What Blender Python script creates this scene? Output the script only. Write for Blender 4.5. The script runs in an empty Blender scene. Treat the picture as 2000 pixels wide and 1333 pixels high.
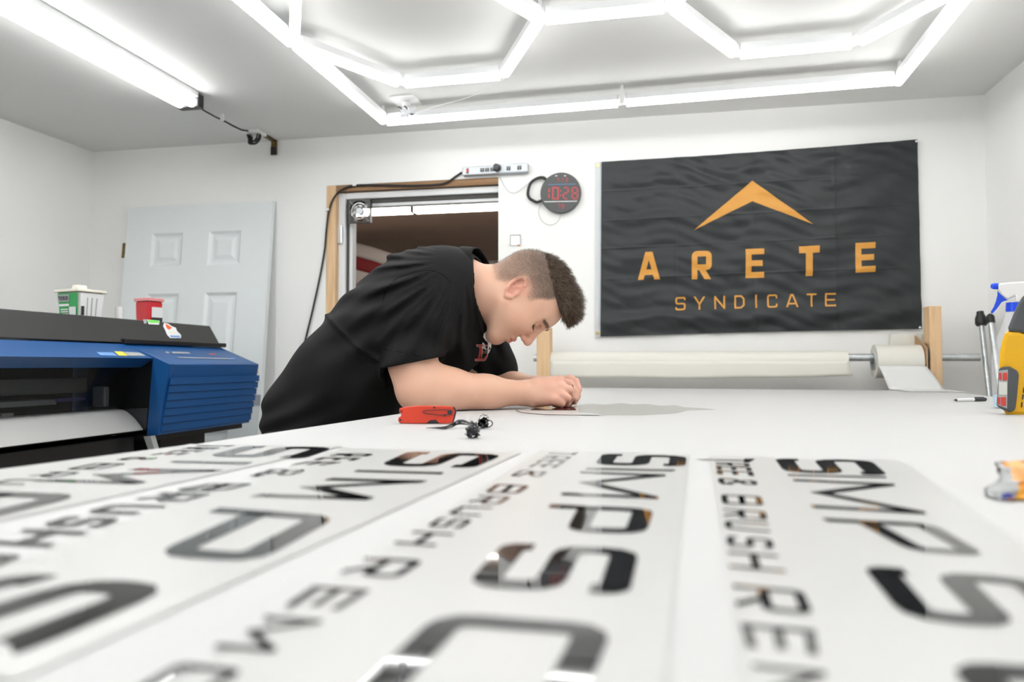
import bpy, bmesh, math, random
import numpy as np
from mathutils import Vector, Matrix
from mathutils.bvhtree import BVHTree
random.seed(7); np.random.seed(7)
S = bpy.context.scene
COL = S.collection

# ---------------------------------------------------------------- camera
FPX = 1500.0                                   # focal length for a 2000 px wide frame
PITCH = math.atan(45.5/FPX); YAW = math.atan(310/FPX)
CAM = np.array([0.0, 0.0, 1.026])
cd = bpy.data.cameras.new('camera'); cam = bpy.data.objects.new('camera', cd); COL.objects.link(cam)
cd.sensor_width = 36; cd.lens = FPX/2000*36; cd.clip_start = 0.02
cam.location = CAM; cam.rotation_euler = (math.pi/2+PITCH, 0, YAW)
cd.dof.use_dof = True; cd.dof.focus_distance = 1.95; cd.dof.aperture_fstop = 4.0
S.camera = cam
# ---------------------------------------------------------------- world, exposure
S.view_settings.view_transform = 'Standard'; S.view_settings.look = 'None'
S.view_settings.gamma = 1; S.view_settings.use_curve_mapping = False
S.view_settings.exposure = 0.31
w = bpy.data.worlds.new('world'); S.world = w; w.use_nodes = True
w.node_tree.nodes['Background'].inputs[0].default_value = (0.8, 0.85, 0.9, 1)
w.node_tree.nodes['Background'].inputs[1].default_value = 0.05
TUBE = 9.0                                     # emission of the hexagon tubes
SHOP = 13.0                                    # emission of the shop light tubes

# ---------------------------------------------------------------- geometry helpers
Fv = np.array([-math.sin(YAW)*math.cos(PITCH), math.cos(YAW)*math.cos(PITCH), math.sin(PITCH)])
Rv = np.array([math.cos(YAW), math.sin(YAW), 0.0]); Uv = np.cross(Rv, Fv)
def ray(x, y): return Fv+(x-1000)/FPX*Rv-(y-666.5)/FPX*Uv
def onZ(x, y, Z): d = ray(x, y); return CAM+d*(Z-CAM[2])/d[2]
def onY(x, y, Y): d = ray(x, y); return CAM+d*(Y/d[1])
def onX(x, y, X): d = ray(x, y); return CAM+d*(X/d[0])
def P(x, y, z): return CAM+ray(x, y)*z
def c2w(q): q = np.asarray(q, float); return CAM+q[..., 0:1]*Rv+q[..., 1:2]*Uv+q[..., 2:3]*Fv
def q3(x, y, z): return np.array([(x-1000)/FPX*z, (666.5-y)/FPX*z, z])

def mat(name, col, rough=0.5, metal=0.0, emit=None, es=0.0, spec=0.5, bump=None, var=None, alpha=1.0, trans=0.0, sss=0.0, coat=0.0, vcol=None):
    m = bpy.data.materials.new(name); m.use_nodes = True
    n = m.node_tree.nodes; l = m.node_tree.links; b = n['Principled BSDF']
    b.inputs['Base Color'].default_value = (*col, 1); b.inputs['Roughness'].default_value = rough
    b.inputs['Metallic'].default_value = metal; b.inputs['Specular IOR Level'].default_value = spec
    b.inputs['Alpha'].default_value = alpha; b.inputs['Transmission Weight'].default_value = trans
    b.inputs['Coat Weight'].default_value = coat
    if sss:
        b.inputs['Subsurface Weight'].default_value = sss; b.inputs['Subsurface Radius'].default_value = (0.5, 0.2, 0.1)
        b.inputs['Subsurface Scale'].default_value = 0.02
    if emit: b.inputs['Emission Color'].default_value = (*emit, 1); b.inputs['Emission Strength'].default_value = es
    tc = n.new('ShaderNodeTexCoord')
    if vcol:
        a = n.new('ShaderNodeAttribute'); a.attribute_name = vcol; l.new(a.outputs['Color'], b.inputs['Base Color'])
    if var:                                    # (scale, second colour, stretch)
        t = n.new('ShaderNodeTexNoise'); t.inputs['Scale'].default_value = var[0]; t.inputs['Detail'].default_value = 6
        mp = n.new('ShaderNodeMapping'); mp.inputs['Scale'].default_value = var[2] if len(var) > 2 else (1, 1, 1)
        l.new(tc.outputs['Object'], mp.inputs[0]); l.new(mp.outputs[0], t.inputs['Vector'])
        mx = n.new('ShaderNodeMix'); mx.data_type = 'RGBA'
        r = n.new('ShaderNodeMapRange'); r.inputs[1].default_value = 0.35; r.inputs[2].default_value = 0.65
        l.new(t.outputs['Fac'], r.inputs[0]); l.new(r.outputs[0], mx.inputs[0])
        if vcol:
            l.new(a.outputs['Color'], mx.inputs[6]); mu = n.new('ShaderNodeMix'); mu.data_type = 'RGBA'; mu.blend_type = 'MULTIPLY'
            mu.inputs[0].default_value = 1; l.new(a.outputs['Color'], mu.inputs[6]); mu.inputs[7].default_value = (*var[1], 1)
            l.new(mu.outputs[2], mx.inputs[7])
        else:
            mx.inputs[6].default_value = (*col, 1); mx.inputs[7].default_value = (*var[1], 1)
        l.new(mx.outputs[2], b.inputs['Base Color'])
    if bump:                                   # (scale, strength, distance, stretch)
        t2 = n.new('ShaderNodeTexNoise'); t2.inputs['Scale'].default_value = bump[0]; t2.inputs['Detail'].default_value = 5
        mp2 = n.new('ShaderNodeMapping'); mp2.inputs['Scale'].default_value = bump[3] if len(bump) > 3 else (1, 1, 1)
        l.new(tc.outputs['Object'], mp2.inputs[0]); l.new(mp2.outputs[0], t2.inputs['Vector'])
        bp = n.new('ShaderNodeBump'); bp.inputs['Strength'].default_value = bump[1]; bp.inputs['Distance'].default_value = bump[2]
        l.new(t2.outputs['Fac'], bp.inputs['Height']); l.new(bp.outputs[0], b.inputs['Normal'])
    return m

class G:
    "collects verts/faces in world space"
    def __init__(s): s.v = []; s.f = []; s.m = []
    def add(s, vs, fs, mi=0):
        o = len(s.v); s.v += [tuple(map(float, x)) for x in vs]; s.f += [tuple(i+o for i in f) for f in fs]; s.m += [mi]*len(fs); return s
    def box(s, a, b, mi=0, R=None, c=None):
        a = np.array(a, float); b = np.array(b, float)
        vs = [np.array([(a, b)[i][0], (a, b)[j][1], (a, b)[k][2]]) for i in (0, 1) for j in (0, 1) for k in (0, 1)]
        if R is not None: vs = [np.array(R) @ x+np.array(c) for x in vs]
        return s.add(vs, [(0, 1, 3, 2), (4, 6, 7, 5), (0, 4, 5, 1), (2, 3, 7, 6), (0, 2, 6, 4), (1, 5, 7, 3)], mi)
    def hexa(s, p, mi=0):                       # p: 4 lower then 4 upper, same order
        return s.add(p, [(3, 2, 1, 0), (4, 5, 6, 7), (0, 1, 5, 4), (1, 2, 6, 5), (2, 3, 7, 6), (3, 0, 4, 7)], mi)
    def prism(s, poly, d, mi=0):                # planar polygon (3D points) extruded by vector d
        n = len(poly); poly = [np.array(p, float) for p in poly]; d = np.array(d, float)
        vs = poly+[p+d for p in poly]
        return s.add(vs, [tuple(range(n)), tuple(range(2*n-1, n-1, -1))]+[(i, i+n, (i+1) % n+n, (i+1) % n) for i in range(n)], mi)
    def tube(s, pts, r, n=8, mi=0, closed=False, flat=1.0):
        pts = [np.array(p, float) for p in pts]; N = len(pts)
        rr = r if hasattr(r, '__len__') else [r]*N
        t = [(pts[(i+1) % N] if (closed or i < N-1) else pts[i])-(pts[i-1] if (closed or i > 0) else pts[i]) for i in range(N)]
        t = [x/max(np.linalg.norm(x), 1e-9) for x in t]
        up = np.array([0, 0, 1.0]) if abs(t[0][2]) < 0.9 else np.array([1.0, 0, 0])
        a = np.cross(t[0], up); a /= np.linalg.norm(a); vs = []
        for i in range(N):
            a = a-t[i]*np.dot(a, t[i]); a /= np.linalg.norm(a); b = np.cross(t[i], a)
            for k in range(n):
                an = 2*math.pi*k/n; vs.append(pts[i]+rr[i]*(math.cos(an)*a+flat*math.sin(an)*b))
        fs = [(i*n+k, i*n+(k+1) % n, ((i+1) % N)*n+(k+1) % n, ((i+1) % N)*n+k) for i in range(N if closed else N-1) for k in range(n)]
        if not closed: fs += [tuple(range(n-1, -1, -1)), tuple(range((N-1)*n, N*n))]
        return s.add(vs, fs, mi)
    def cyl(s, a, b, r, n=24, mi=0, r2=None): return s.tube([a, b], [r, r if r2 is None else r2], n, mi)
    def ring(s, c, ax, ro, ri, h, n=32, mi=0):  # annulus with thickness
        c = np.array(c, float); ax = np.array(ax, float); ax /= np.linalg.norm(ax)
        up = np.array([0, 0, 1.0]) if abs(ax[2]) < 0.9 else np.array([1.0, 0, 0])
        a = np.cross(ax, up); a /= np.linalg.norm(a); b = np.cross(ax, a); vs = []
        for k in range(n):
            d = math.cos(2*math.pi*k/n)*a+math.sin(2*math.pi*k/n)*b
            vs += [c+d*ri, c+d*ro, c+d*ro+ax*h, c+d*ri+ax*h]
        fs = []
        for k in range(n):
            o = 4*k; p = 4*((k+1) % n)
            fs += [(o+j, p+j, p+(j+1) % 4, o+(j+1) % 4) for j in range(4)]
        return s.add(vs, fs, mi)
    def grid(s, fn, nu, nv, mi=0, closeu=False):
        vs = [fn(i/(nu-1) if not closeu else i/nu, j/(nv-1)) for i in range(nu) for j in range(nv)]
        fs = [(i*nv+j, ((i+1) % nu)*nv+j, ((i+1) % nu)*nv+j+1, i*nv+j+1) for i in range(nu if closeu else nu-1) for j in range(nv-1)]
        return s.add(vs, fs, mi)
    def sphere(s, c, r, n=16, mi=0, sc=(1, 1, 1)):
        c = np.array(c, float)
        return s.grid(lambda u, v: c+r*np.array([math.cos(2*math.pi*u)*math.sin(math.pi*(v*.998+.001))*sc[0], math.sin(2*math.pi*u)*math.sin(math.pi*(v*.998+.001))*sc[1], math.cos(math.pi*(v*.998+.001))*sc[2]]), n, n//2+1, mi, True)

def thing(name, label, cat, loc, group=None, kind=None):
    o = bpy.data.objects.new(name, None); o.empty_display_size = 0.05; COL.objects.link(o)
    o.location = tuple(map(float, loc)); tag(o, label, cat, group, kind); return o
def tag(o, label=None, cat=None, group=None, kind=None):
    if label: o['label'] = label
    if cat: o['category'] = cat
    if group: o['group'] = group
    if kind: o['kind'] = kind
    return o
def wpos(o):
    p = np.zeros(3)
    while o is not None: p = p+np.array(o.location); o = o.parent
    return p
def obj(name, g, mats, parent=None, smooth=False, bevel=0, solid=0, auto=False, subs=0):
    v = np.array(g.v, float); me = bpy.data.meshes.new(name)
    base = wpos(parent) if parent is not None else np.array([0.5*(v[:, 0].min()+v[:, 0].max()), 0.5*(v[:, 1].min()+v[:, 1].max()), v[:, 2].min()])
    if parent is None: loc = base
    else: loc = np.zeros(3)
    me.from_pydata([tuple(x) for x in v-base], [], g.f)
    if not isinstance(mats, (list, tuple)): mats = [mats]
    for m in mats: me.materials.append(m)
    if len(mats) > 1: me.polygons.foreach_set('material_index', g.m)
    bm = bmesh.new(); bm.from_mesh(me); bmesh.ops.recalc_face_normals(bm, faces=bm.faces); bm.to_mesh(me); bm.free()
    if smooth: me.polygons.foreach_set('use_smooth', [True]*len(me.polygons))
    o = bpy.data.objects.new(name, me); COL.objects.link(o); o.location = tuple(loc)
    if parent is not None: o.parent = parent
    if bevel:
        md = o.modifiers.new('bevel', 'BEVEL'); md.width = bevel; md.segments = 2; md.limit_method = 'ANGLE'; md.angle_limit = math.radians(40)
    if solid:
        md = o.modifiers.new('solid', 'SOLIDIFY'); md.thickness = solid; md.offset = 0
    if subs:
        md = o.modifiers.new('subs', 'SUBSURF'); md.levels = subs; md.render_levels = subs
    if auto and smooth: me.set_sharp_from_angle(angle=math.radians(35))
    return o
def rounded(n0, lo, hi, r, name=''): pass

# ---------------------------------------------------------------- stroke lettering
def arc_poly(pts, closed, r, n=3):
    out = []; N = len(pts)
    for i in range(N):
        p = np.array(pts[i], float)
        if not closed and i in (0, N-1): out.append(p); continue
        a = np.array(pts[i-1], float)-p; b = np.array(pts[(i+1) % N], float)-p
        la, lb = np.linalg.norm(a), np.linalg.norm(b); rr = min(r, la*.5, lb*.5)
        if rr < 1e-4: out.append(p); continue
        A = p+a/la*rr; B = p+b/lb*rr
        for k in range(n+1):
            t = k/n; out.append((1-t)**2*A+2*t*(1-t)*p+t*t*B)
    return out
def stroke(pts, t, closed=False):
    pts = [np.array(p, float) for p in pts]; N = len(pts); L = []; R = []
    for i in range(N):
        a = pts[i-1] if (closed or i > 0) else None; b = pts[(i+1) % N] if (closed or i < N-1) else None
        d1 = (pts[i]-a) if a is not None else None; d2 = (b-pts[i]) if b is not None else None
        if d1 is None: d1 = d2
        if d2 is None: d2 = d1
        d1 = d1/max(np.linalg.norm(d1), 1e-9); d2 = d2/max(np.linalg.norm(d2), 1e-9)
        n1 = np.array([-d1[1], d1[0]]); n2 = np.array([-d2[1], d2[0]]); m = n1+n2
        lm = np.linalg.norm(m); m = m/lm if lm > 1e-6 else n1
        c = max(np.dot(m, n1), 0.45); L.append(pts[i]+m*t/2/c); R.append(pts[i]-m*t/2/c)
    q = []
    for i in range(N if closed else N-1):
        j = (i+1) % N; q.append([L[i], R[i], R[j], L[j]])
    return q
def glyph(ch, w, t, r=0.12):
    "quads in a w x 1 box"
    h = t/2; x0, x1, y0, y1 = h, w-h, h, 1-h; m = 0.5; Q = []
    def s(pts, closed=False, rr=r): Q.extend(stroke(arc_poly(pts, closed, rr), t, closed))
    if ch == 'S': s([(x1, .76), (x1, y1), (x0, y1), (x0, m), (x1, m), (x1, y0), (x0, y0), (x0, .24)])
    elif ch == 'I': s([(w/2, 0), (w/2, 1)])
    elif ch == 'M': s([(x0, 0), (x0, 1)]); s([(x1, 0), (x1, 1)]); s([(x0, 1-h*.6), (w/2, .18), (x1, 1-h*.6)], rr=0)
    elif ch == 'P': s([(x0, 0), (x0, y1), (x1, y1), (x1, .38), (x0, .38)])
    elif ch == 'O' or ch == '0': s([(x0, y0), (x0, y1), (x1, y1), (x1, y0)], True)
    elif ch == 'N': s([(x0, 0), (x0, 1)]); s([(x1, 0), (x1, 1)]); s([(x0, 1-h), (x1, h)], rr=0)
    elif ch == 'T': s([(w/2, 0), (w/2, y1)]); s([(0, y1), (w, y1)])
    elif ch == 'R': s([(x0, 0), (x0, y1), (x1, y1), (x1, .42), (x0, .42)]); s([(w*.47, .40), (x1+.03, -.12)])
    elif ch == 'E': s([(w, y1), (x0, y1), (x0, y0), (w, y0)], rr=0); s([(x0, m), (w*.92, m)])
    elif ch == 'B': s([(x0, y0), (x0, y1), (x1*.95, y1), (x1*.95, m), (x0, m)]); s([(x0, m), (x1, m), (x1, y0), (x0, y0)])
    elif ch == 'U': s([(x0, 1), (x0, y0), (x1, y0), (x1, 1)])
    elif ch == 'H': s([(x0, 0), (x0, 1)]); s([(x1, 0), (x1, 1)]); s([(x0, m), (x1, m)])
    elif ch == '&': s([(x1, y0), (x0+.15, .72), (x0+.15, y1), (x1-.2, y1), (x1-.2, .68), (x0, .42), (x0, y0), (x1-.2, y0), (x1, .35)])
    elif ch == 'A': s([(x0*.8-.05, -.12), (w*.43, y1), (w*.57, y1), (w-x0*.8+.05, -.12)], rr=0); s([(w*.22, .27), (w*.78, .27)])
    elif ch == 'Y': s([(x0*.8-.07, 1.12), (w/2, .42), (w-x0*.8+.07, 1.12)], rr=0); s([(w/2, .5), (w/2, 0)])
    elif ch == 'D': s([(x0, y0), (x0, y1), (x1-.2, y1), (x1, y1-.2), (x1, y0+.2), (x1-.2, y0)], True, 0)
    elif ch == 'C': s([(x1, .7), (x1, y1), (x0, y1), (x0, y0), (x1, y0), (x1, .3)])
    elif ch == 'V': s([(x0, 1), (w/2, h), (x1, 1)], rr=0)
    elif ch == 'L': s([(x0, 1), (x0, y0), (w, y0)])
    elif ch == 'K': s([(x0, 0), (x0, 1)]); s([(x1, 1), (x0, .45)]); s([(w*.35, .6), (x1, 0)])
    elif ch == ':': s([(w/2, .62), (w/2, .74)]); s([(w/2, .26), (w/2, .38)])
    else:                                       # seven-segment digits
        seg = {'1': 'bc', '2': 'abged', '3': 'abgcd', '7': 'abc', '8': 'abcdefg', '9': 'abcdfg', '0': 'abcdef'}[ch]
        g_ = t*.45; C = dict(a=[(x0+g_, y1), (x1-g_, y1)], d=[(x0+g_, y0), (x1-g_, y0)], g=[(x0+g_, m), (x1-g_, m)], b=[(x1, m+g_), (x1, y1-g_)],
            c=[(x1, y0+g_), (x1, m-g_)], f=[(x0, m+g_), (x0, y1-g_)], e=[(x0, y0+g_), (x0, m-g_)])
        for k in seg: s(C[k])
    return [q for q in (clipq(q) for q in Q) if len(q) > 2]
def clipq(q):
    for sg, lim in ((1, 0.0), (-1, -1.0)):       # keep 0 <= y <= 1
        out = []
        for i in range(len(q)):
            a, b = q[i-1], q[i]; da = sg*a[1]-lim; db = sg*b[1]-lim
            if (da < 0) != (db < 0): out.append(a+(b-a)*da/(da-db))
            if db >= 0: out.append(b)
        q = out
    return q
GW = dict(S=.86, I=.17, M=1.15, P=.86, O=.95, N=.95, T=.8, R=.86, E=.78, B=.86, U=.9, H=.9, A=.85, V=.9, L=.75, Y=.85, D=.85, C=.85)
GW['&'] = 1.0
def bil(q, u, v):                               # q = [(0,0),(1,0),(1,1),(0,1)] corners
    q = [np.array(c, float) for c in q]; return (1-u)*(1-v)*q[0]+u*(1-v)*q[1]+u*v*q[2]+(1-u)*v*q[3]
def glyph_on_quad(g, ch, quad, w, t, lift, r=0.12, mi=0):
    for Q in glyph(ch, w, t, r): g.add([bil(quad, p[0]/w, p[1])+lift for p in Q], [tuple(range(len(Q)))], mi)

# ---------------------------------------------------------------- implicit surfaces
class Vol:
    def __init__(s, lo, hi, h):
        s.lo = np.array(lo, float); s.h = h; s.n = np.ceil((np.array(hi)-s.lo)/h).astype(int)+1
        s.D = np.full(s.n, 0.04, np.float32)
    def sub(s, lo, hi):
        a = np.clip(np.floor((np.array(lo)-s.lo)/s.h).astype(int), 0, s.n); b = np.clip(np.ceil((np.array(hi)-s.lo)/s.h).astype(int)+1, 0, s.n)
        sl = tuple(slice(a[i], b[i]) for i in range(3))
        X = [(s.lo[i]+s.h*np.arange(a[i], b[i])).astype(np.float32) for i in range(3)]
        return sl, np.meshgrid(*X, indexing='ij', sparse=True)
    def op(s, f, lo, hi, k, mode='add'):
        m = 0.042+k; sl, X = s.sub(np.array(lo)-m, np.array(hi)+m)
        if any(x.size == 0 for x in X): return
        d = f(*X); D = s.D[sl]
        if mode == 'add':
            hh = np.clip(0.5+0.5*(D-d)/k, 0, 1); s.D[sl] = D*(1-hh)+d*hh-k*hh*(1-hh)
        else:
            hh = np.clip(0.5-0.5*(D+d)/k, 0, 1); s.D[sl] = D*(1-hh)-d*hh+k*hh*(1-hh)
    def cap(s, a, b, ra, rb, k=0.01, ws=1.0, mode='add'):
        a = np.array(a, float); b = np.array(b, float); wc = (a[2]+b[2])/2
        A = a.copy(); B = b.copy(); A[2] = wc+(a[2]-wc)/ws; B[2] = wc+(b[2]-wc)/ws; d = B-A; L = max(np.dot(d, d), 1e-9)
        def f(X, Y, Z):
            Z = wc+(Z-wc)/ws
            t = np.clip(((X-A[0])*d[0]+(Y-A[1])*d[1]+(Z-A[2])*d[2])/L, 0, 1); r = ra+(rb-ra)*t
            return np.sqrt((X-A[0]-t*d[0])**2+(Y-A[1]-t*d[1])**2+(Z-A[2]-t*d[2])**2)-r
        R = max(ra, rb)*max(1, ws); s.op(f, np.minimum(a, b)-R, np.maximum(a, b)+R, k, mode)
    def ell(s, c, ax, rad, k=0.01, mode='add'):
        c = np.array(c, float); ax = np.array(ax, float); rad = np.array(rad, float)
        def f(X, Y, Z):
            p = [(X-c[0])*ax[i][0]+(Y-c[1])*ax[i][1]+(Z-c[2])*ax[i][2] for i in range(3)]
            k0 = np.sqrt(sum((p[i]/rad[i])**2 for i in range(3))); k1 = np.sqrt(sum((p[i]/rad[i]**2)**2 for i in range(3)))+1e-6
            return k0*(k0-1)/k1
        R = rad.max(); s.op(f, c-R, c+R, k, mode)
    def plane(s, p, n, k=0.004):                # cuts away the side the normal points to
        p = np.array(p, float); n = np.array(n, float); n /= np.linalg.norm(n)
        X = s.sub(s.lo-1, s.lo+s.h*s.n+1)[1]
        d = (X[0]-p[0])*n[0]+(X[1]-p[1])*n[1]+(X[2]-p[2])*n[2]
        hh = np.clip(0.5-0.5*(s.D-d)/k, 0, 1); s.D = (s.D*(1-hh)+d*hh+k*hh*(1-hh)).astype(np.float32)
    def mesh(s):
        D = s.D; I = D < 0; nx, ny, nz = D.shape
        c = np.zeros((nx-1, ny-1, nz-1), np.int8); offs = [(i, j, k) for i in (0, 1) for j in (0, 1) for k in (0, 1)]
        for o in offs: c += I[o[0]:nx-1+o[0], o[1]:ny-1+o[1], o[2]:nz-1+o[2]]
        idx = np.argwhere((c > 0) & (c < 8)); acc = np.zeros((len(idx), 3)); cnt = np.zeros(len(idx))
        val = {o: D[idx[:, 0]+o[0], idx[:, 1]+o[1], idx[:, 2]+o[2]].astype(float) for o in offs}
        for o in offs:
            for ax in range(3):
                if o[ax] == 0:
                    p = list(o); p[ax] = 1; p = tuple(p); a = val[o]; b = val[p]; m = (a < 0) != (b < 0)
                    t = a[m]/(a[m]-b[m]); q = np.tile(np.array(o, float), (m.sum(), 1)); q[:, ax] += t; acc[m] += q; cnt[m] += 1
        V = (idx+acc/cnt[:, None])*s.h+s.lo
        vid = np.full(c.shape, -1, np.int32); vid[idx[:, 0], idx[:, 1], idx[:, 2]] = np.arange(len(idx)); F = []
        for ax in range(3):
            sl0 = [slice(None)]*3; sl1 = [slice(None)]*3; sl0[ax] = slice(0, -1); sl1[ax] = slice(1, None)
            e = np.argwhere(I[tuple(sl0)] != I[tuple(sl1)]); b, d = [(1, 2), (2, 0), (0, 1)][ax]
            e = e[(e[:, b] > 0) & (e[:, d] > 0) & (e[:, b] < D.shape[b]-1) & (e[:, d] < D.shape[d]-1)]
            def g(db, dd): x = e.copy(); x[:, b] -= db; x[:, d] -= dd; return vid[x[:, 0], x[:, 1], x[:, 2]]
            q = np.stack([g(1, 1), g(0, 1), g(0, 0), g(1, 0)], 1); fl = ~I[e[:, 0], e[:, 1], e[:, 2]]; q[fl] = q[fl][:, ::-1]; F.append(q)
        F = np.concatenate(F); return V, F[(F >= 0).all(1)]
def mesh_obj(name, V, F, m, parent, col=None, smooth_it=0):
    base = wpos(parent) if parent is not None else np.zeros(3)
    me = bpy.data.meshes.new(name); me.from_pydata((V-base).tolist(), [], F.tolist() if hasattr(F, 'tolist') else F); me.materials.append(m)
    me.polygons.foreach_set('use_smooth', [True]*len(me.polygons))
    if col is not None:
        a = me.color_attributes.new('tone', 'FLOAT_COLOR', 'POINT'); a.data.foreach_set('color', np.hstack([col, np.ones((len(col), 1))]).ravel())
    o = bpy.data.objects.new(name, me); COL.objects.link(o)
    if parent is not None: o.parent = parent
    if smooth_it:
        md = o.modifiers.new('smooth', 'SMOOTH'); md.factor = 0.5; md.iterations = smooth_it
    return o
# ================================================================ materials
M = dict(
 wall=mat('wall_paint', (.875, .875, .86), .6, bump=(60, .08, .002), var=(1.3, (.855, .855, .84))),
 ceil=mat('ceiling_paint', (.77, .77, .755), .7, bump=(90, .1, .002)),
 floor=mat('grey_concrete', (.42, .42, .41), .6, var=(3, (.36, .36, .35)), bump=(30, .1, .002)),
 tube=mat('lit_tube', (1, 1, 1), .3, emit=(1, 1, .985), es=TUBE),
 shop=mat('lit_shop_tube', (1, 1, 1), .3, emit=(1, 1, .985), es=SHOP),
 warm=mat('lit_warm_tube', (1, 1, 1), .3, emit=(1, .93, .82), es=15),
 whitem=mat('white_metal', (.8, .81, .82), .4),
 whitep=mat('white_plastic', (.82, .82, .82), .35),
 clearp=mat('clear_plastic', (.9, .92, .95), .08, trans=.85, alpha=.6),
 black=mat('black_rubber', (.015, .015, .016), .5),
 blackp=mat('black_plastic', (.02, .02, .022), .35),
 brass=mat('tarnished_brass', (.28, .2, .08), .4, metal=.9, var=(40, (.1, .07, .03))),
 gold=mat('brass_grommet', (.85, .65, .25), .3, metal=.8),
 steel=mat('galvanised_steel', (.62, .65, .66), .42, metal=.75, var=(35, (.5, .53, .54))),
 chrome=mat('chrome', (.6, .61, .62), .22, metal=1),
 door=mat('door_white', (.74, .785, .79), .45),
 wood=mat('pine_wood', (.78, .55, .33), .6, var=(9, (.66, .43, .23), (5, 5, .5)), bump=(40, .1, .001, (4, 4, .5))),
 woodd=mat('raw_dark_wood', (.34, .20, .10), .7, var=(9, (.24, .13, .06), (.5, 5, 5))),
 frame=mat('grey_white_frame', (.74, .75, .76), .45),
 gasket=mat('dark_gasket', (.06, .055, .05), .6),
 table=mat('white_table_paper', (.53, .53, .53), .5, bump=(14, .04, .003)),
 tside=mat('table_edge_white', (.75, .75, .75), .5),
 sheet=mat('transfer_sheet', (.515, .515, .505), .32, bump=(7, .10, .004)),
 vinyl=mat('gloss_black_vinyl', (.008, .008, .009), .04, spec=.6, bump=(5, .03, .003)),
 paper=mat('roll_paper', (.70, .685, .62), .6, bump=(12, .1, .003)),
 paperw=mat('white_paper', (.66, .665, .66), .6, bump=(9, .1, .004)),
 card=mat('cardboard', (.50, .31, .17), .8, var=(60, (.42, .25, .13))),
 flag=mat('flag_cloth', (.016, .0195, .022), .5, spec=.45, bump=(260, .15, .0006)),
 orange=mat('flag_orange', (.62, .285, .04), .5),
 strap=mat('flag_header', (.62, .64, .66), .6),
 face=mat('clock_face', (.050, .056, .056), .35),
 red=mat('clock_red', (.3, .03, .03), .4, emit=(.9, .12, .14), es=.17),
 cblue=mat('clock_blue', (.1, .2, .4), .4, emit=(.25, .4, .8), es=.14),
 cwhite=mat('clock_white', (.6, .6, .62), .4, emit=(.8, .8, .85), es=.2),
 alu=mat('brushed_aluminium', (.45, .48, .51), .38, metal=.4),
 redsw=mat('red_switch', (.75, .03, .03), .3, emit=(1, .05, .04), es=.3),
 orangebit=mat('orange_bit', (.8, .25, .03), .5),
 brownceil=mat('brown_ceiling', (.56, .40, .32), .8, var=(2, (.50, .355, .28))),
 stripe_r=mat('flag_red', (.22, .015, .02), .7),
 stripe_w=mat('flag_white', (.55, .5, .48), .7),
 pblue=mat('printer_blue', (.006, .075, .25), .38, bump=(300, .1, .0005)),
 pdark=mat('printer_dark', (.026, .026, .026), .45, bump=(300, .12, .0005)),
 pblack=mat('printer_black', (.006, .006, .007), .4),
 pglass=mat('smoked_glass', (.01, .01, .01), .04, alpha=.3),
 pgrey=mat('printer_grey_rail', (.42, .44, .44), .45, metal=.3),
 ppurple=mat('purple_strip', (.12, .1, .35), .5),
 pmedia=mat('printed_media', (.80, .80, .79), .4, bump=(3, .1, .01, (1, .1, 1))),
 yel=mat('yellow_label', (.85, .7, .08), .5), lblue=mat('light_blue_label', (.15, .33, .7), .5),
 green=mat('label_green', (.03, .38, .10), .45), lgreen=mat('sticker_green', (.18, .75, .1), .45),
 lwhite=mat('label_white', (.82, .83, .84), .45), lblack=mat('label_black', (.03, .03, .035), .5), lgrey=mat('label_grey', (.38, .40, .40), .5),
 tub=mat('frosted_tub', (.80, .81, .76), .3, alpha=.75), lidc=mat('cream_lid', (.80, .77, .66), .35),
 redp=mat('red_plastic', (.62, .01, .022), .22, coat=.3), pinkp=mat('pink_clear_lid', (.80, .30, .32), .2),
 orl=mat('orange_label', (.9, .12, .02), .5),
 knife=mat('red_orange_scales', (.72, .055, .022), .38, bump=(200, .15, .0005)), dsteel=mat('dark_steel', (.045, .045, .05), .35, metal=.6),
 film=mat('pale_film', (.50, .52, .44), .25, alpha=.2), wine=mat('dark_red_vinyl', (.10, .02, .02), .1, spec=.6),
 ypl=mat('yellow_plastic', (.80, .43, .003), .35), gpl=mat('charcoal_grip', (.075, .08, .085), .55),
 btn=mat('red_button', (.62, .06, .05), .4), lcd=mat('pale_display', (.66, .67, .62), .3),
 bluep=mat('blue_plastic', (.005, .07, .78), .28), bottle=mat('clear_bottle', (.88, .9, .92), .12, alpha=.2), liquid=mat('blue_liquid', (.45, .72, .93), .15, alpha=.8),
 wrapo=mat('orange_wrapper', (.85, .42, .005), .22, var=(16, (.75, .25, .01))), wraps=mat('silver_wrapper', (.34, .35, .35), .35, metal=.3),
 wrapb=mat('wrapper_blue', (.06, .08, .4), .4),
)
TZ = 0.91; WY = 4.05; CZ = 2.325; LX = -3.455; RX = 1.487; BY = -2.3

# ================================================================ room shell
ox0 = onY(638, 363, WY)[0]; ox1 = onY(973.5, 347, WY)[0]; oz = 2.045
g = G(); T = .12
g.box((LX-.1, WY, 0), (ox0, WY+T, CZ)); g.box((ox1, WY, 0), (RX+.1, WY+T, CZ)); g.box((ox0, WY, oz), (ox1, WY+T, CZ))
tag(obj('wall_back', g, M['wall']), kind='structure')
tag(obj('wall_left', G().box((LX-.1, BY, 0), (LX, WY, CZ)), M['wall']), kind='structure')
tag(obj('wall_right', G().box((RX, BY, 0), (RX+.1, WY, CZ)), M['wall']), kind='structure')
tag(obj('wall_front', G().box((LX-.1, BY-.1, 0), (RX+.1, BY, CZ)), M['wall']), kind='structure')
tag(obj('floor', G().box((LX-.1, BY-.1, -.1), (RX+.1, 10, 0)), M['floor']), kind='structure')
tag(obj('ceiling', G().box((LX-.1, BY-.1, CZ), (RX+.1, WY+T, CZ+.1)), M['ceil']), kind='structure')
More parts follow.
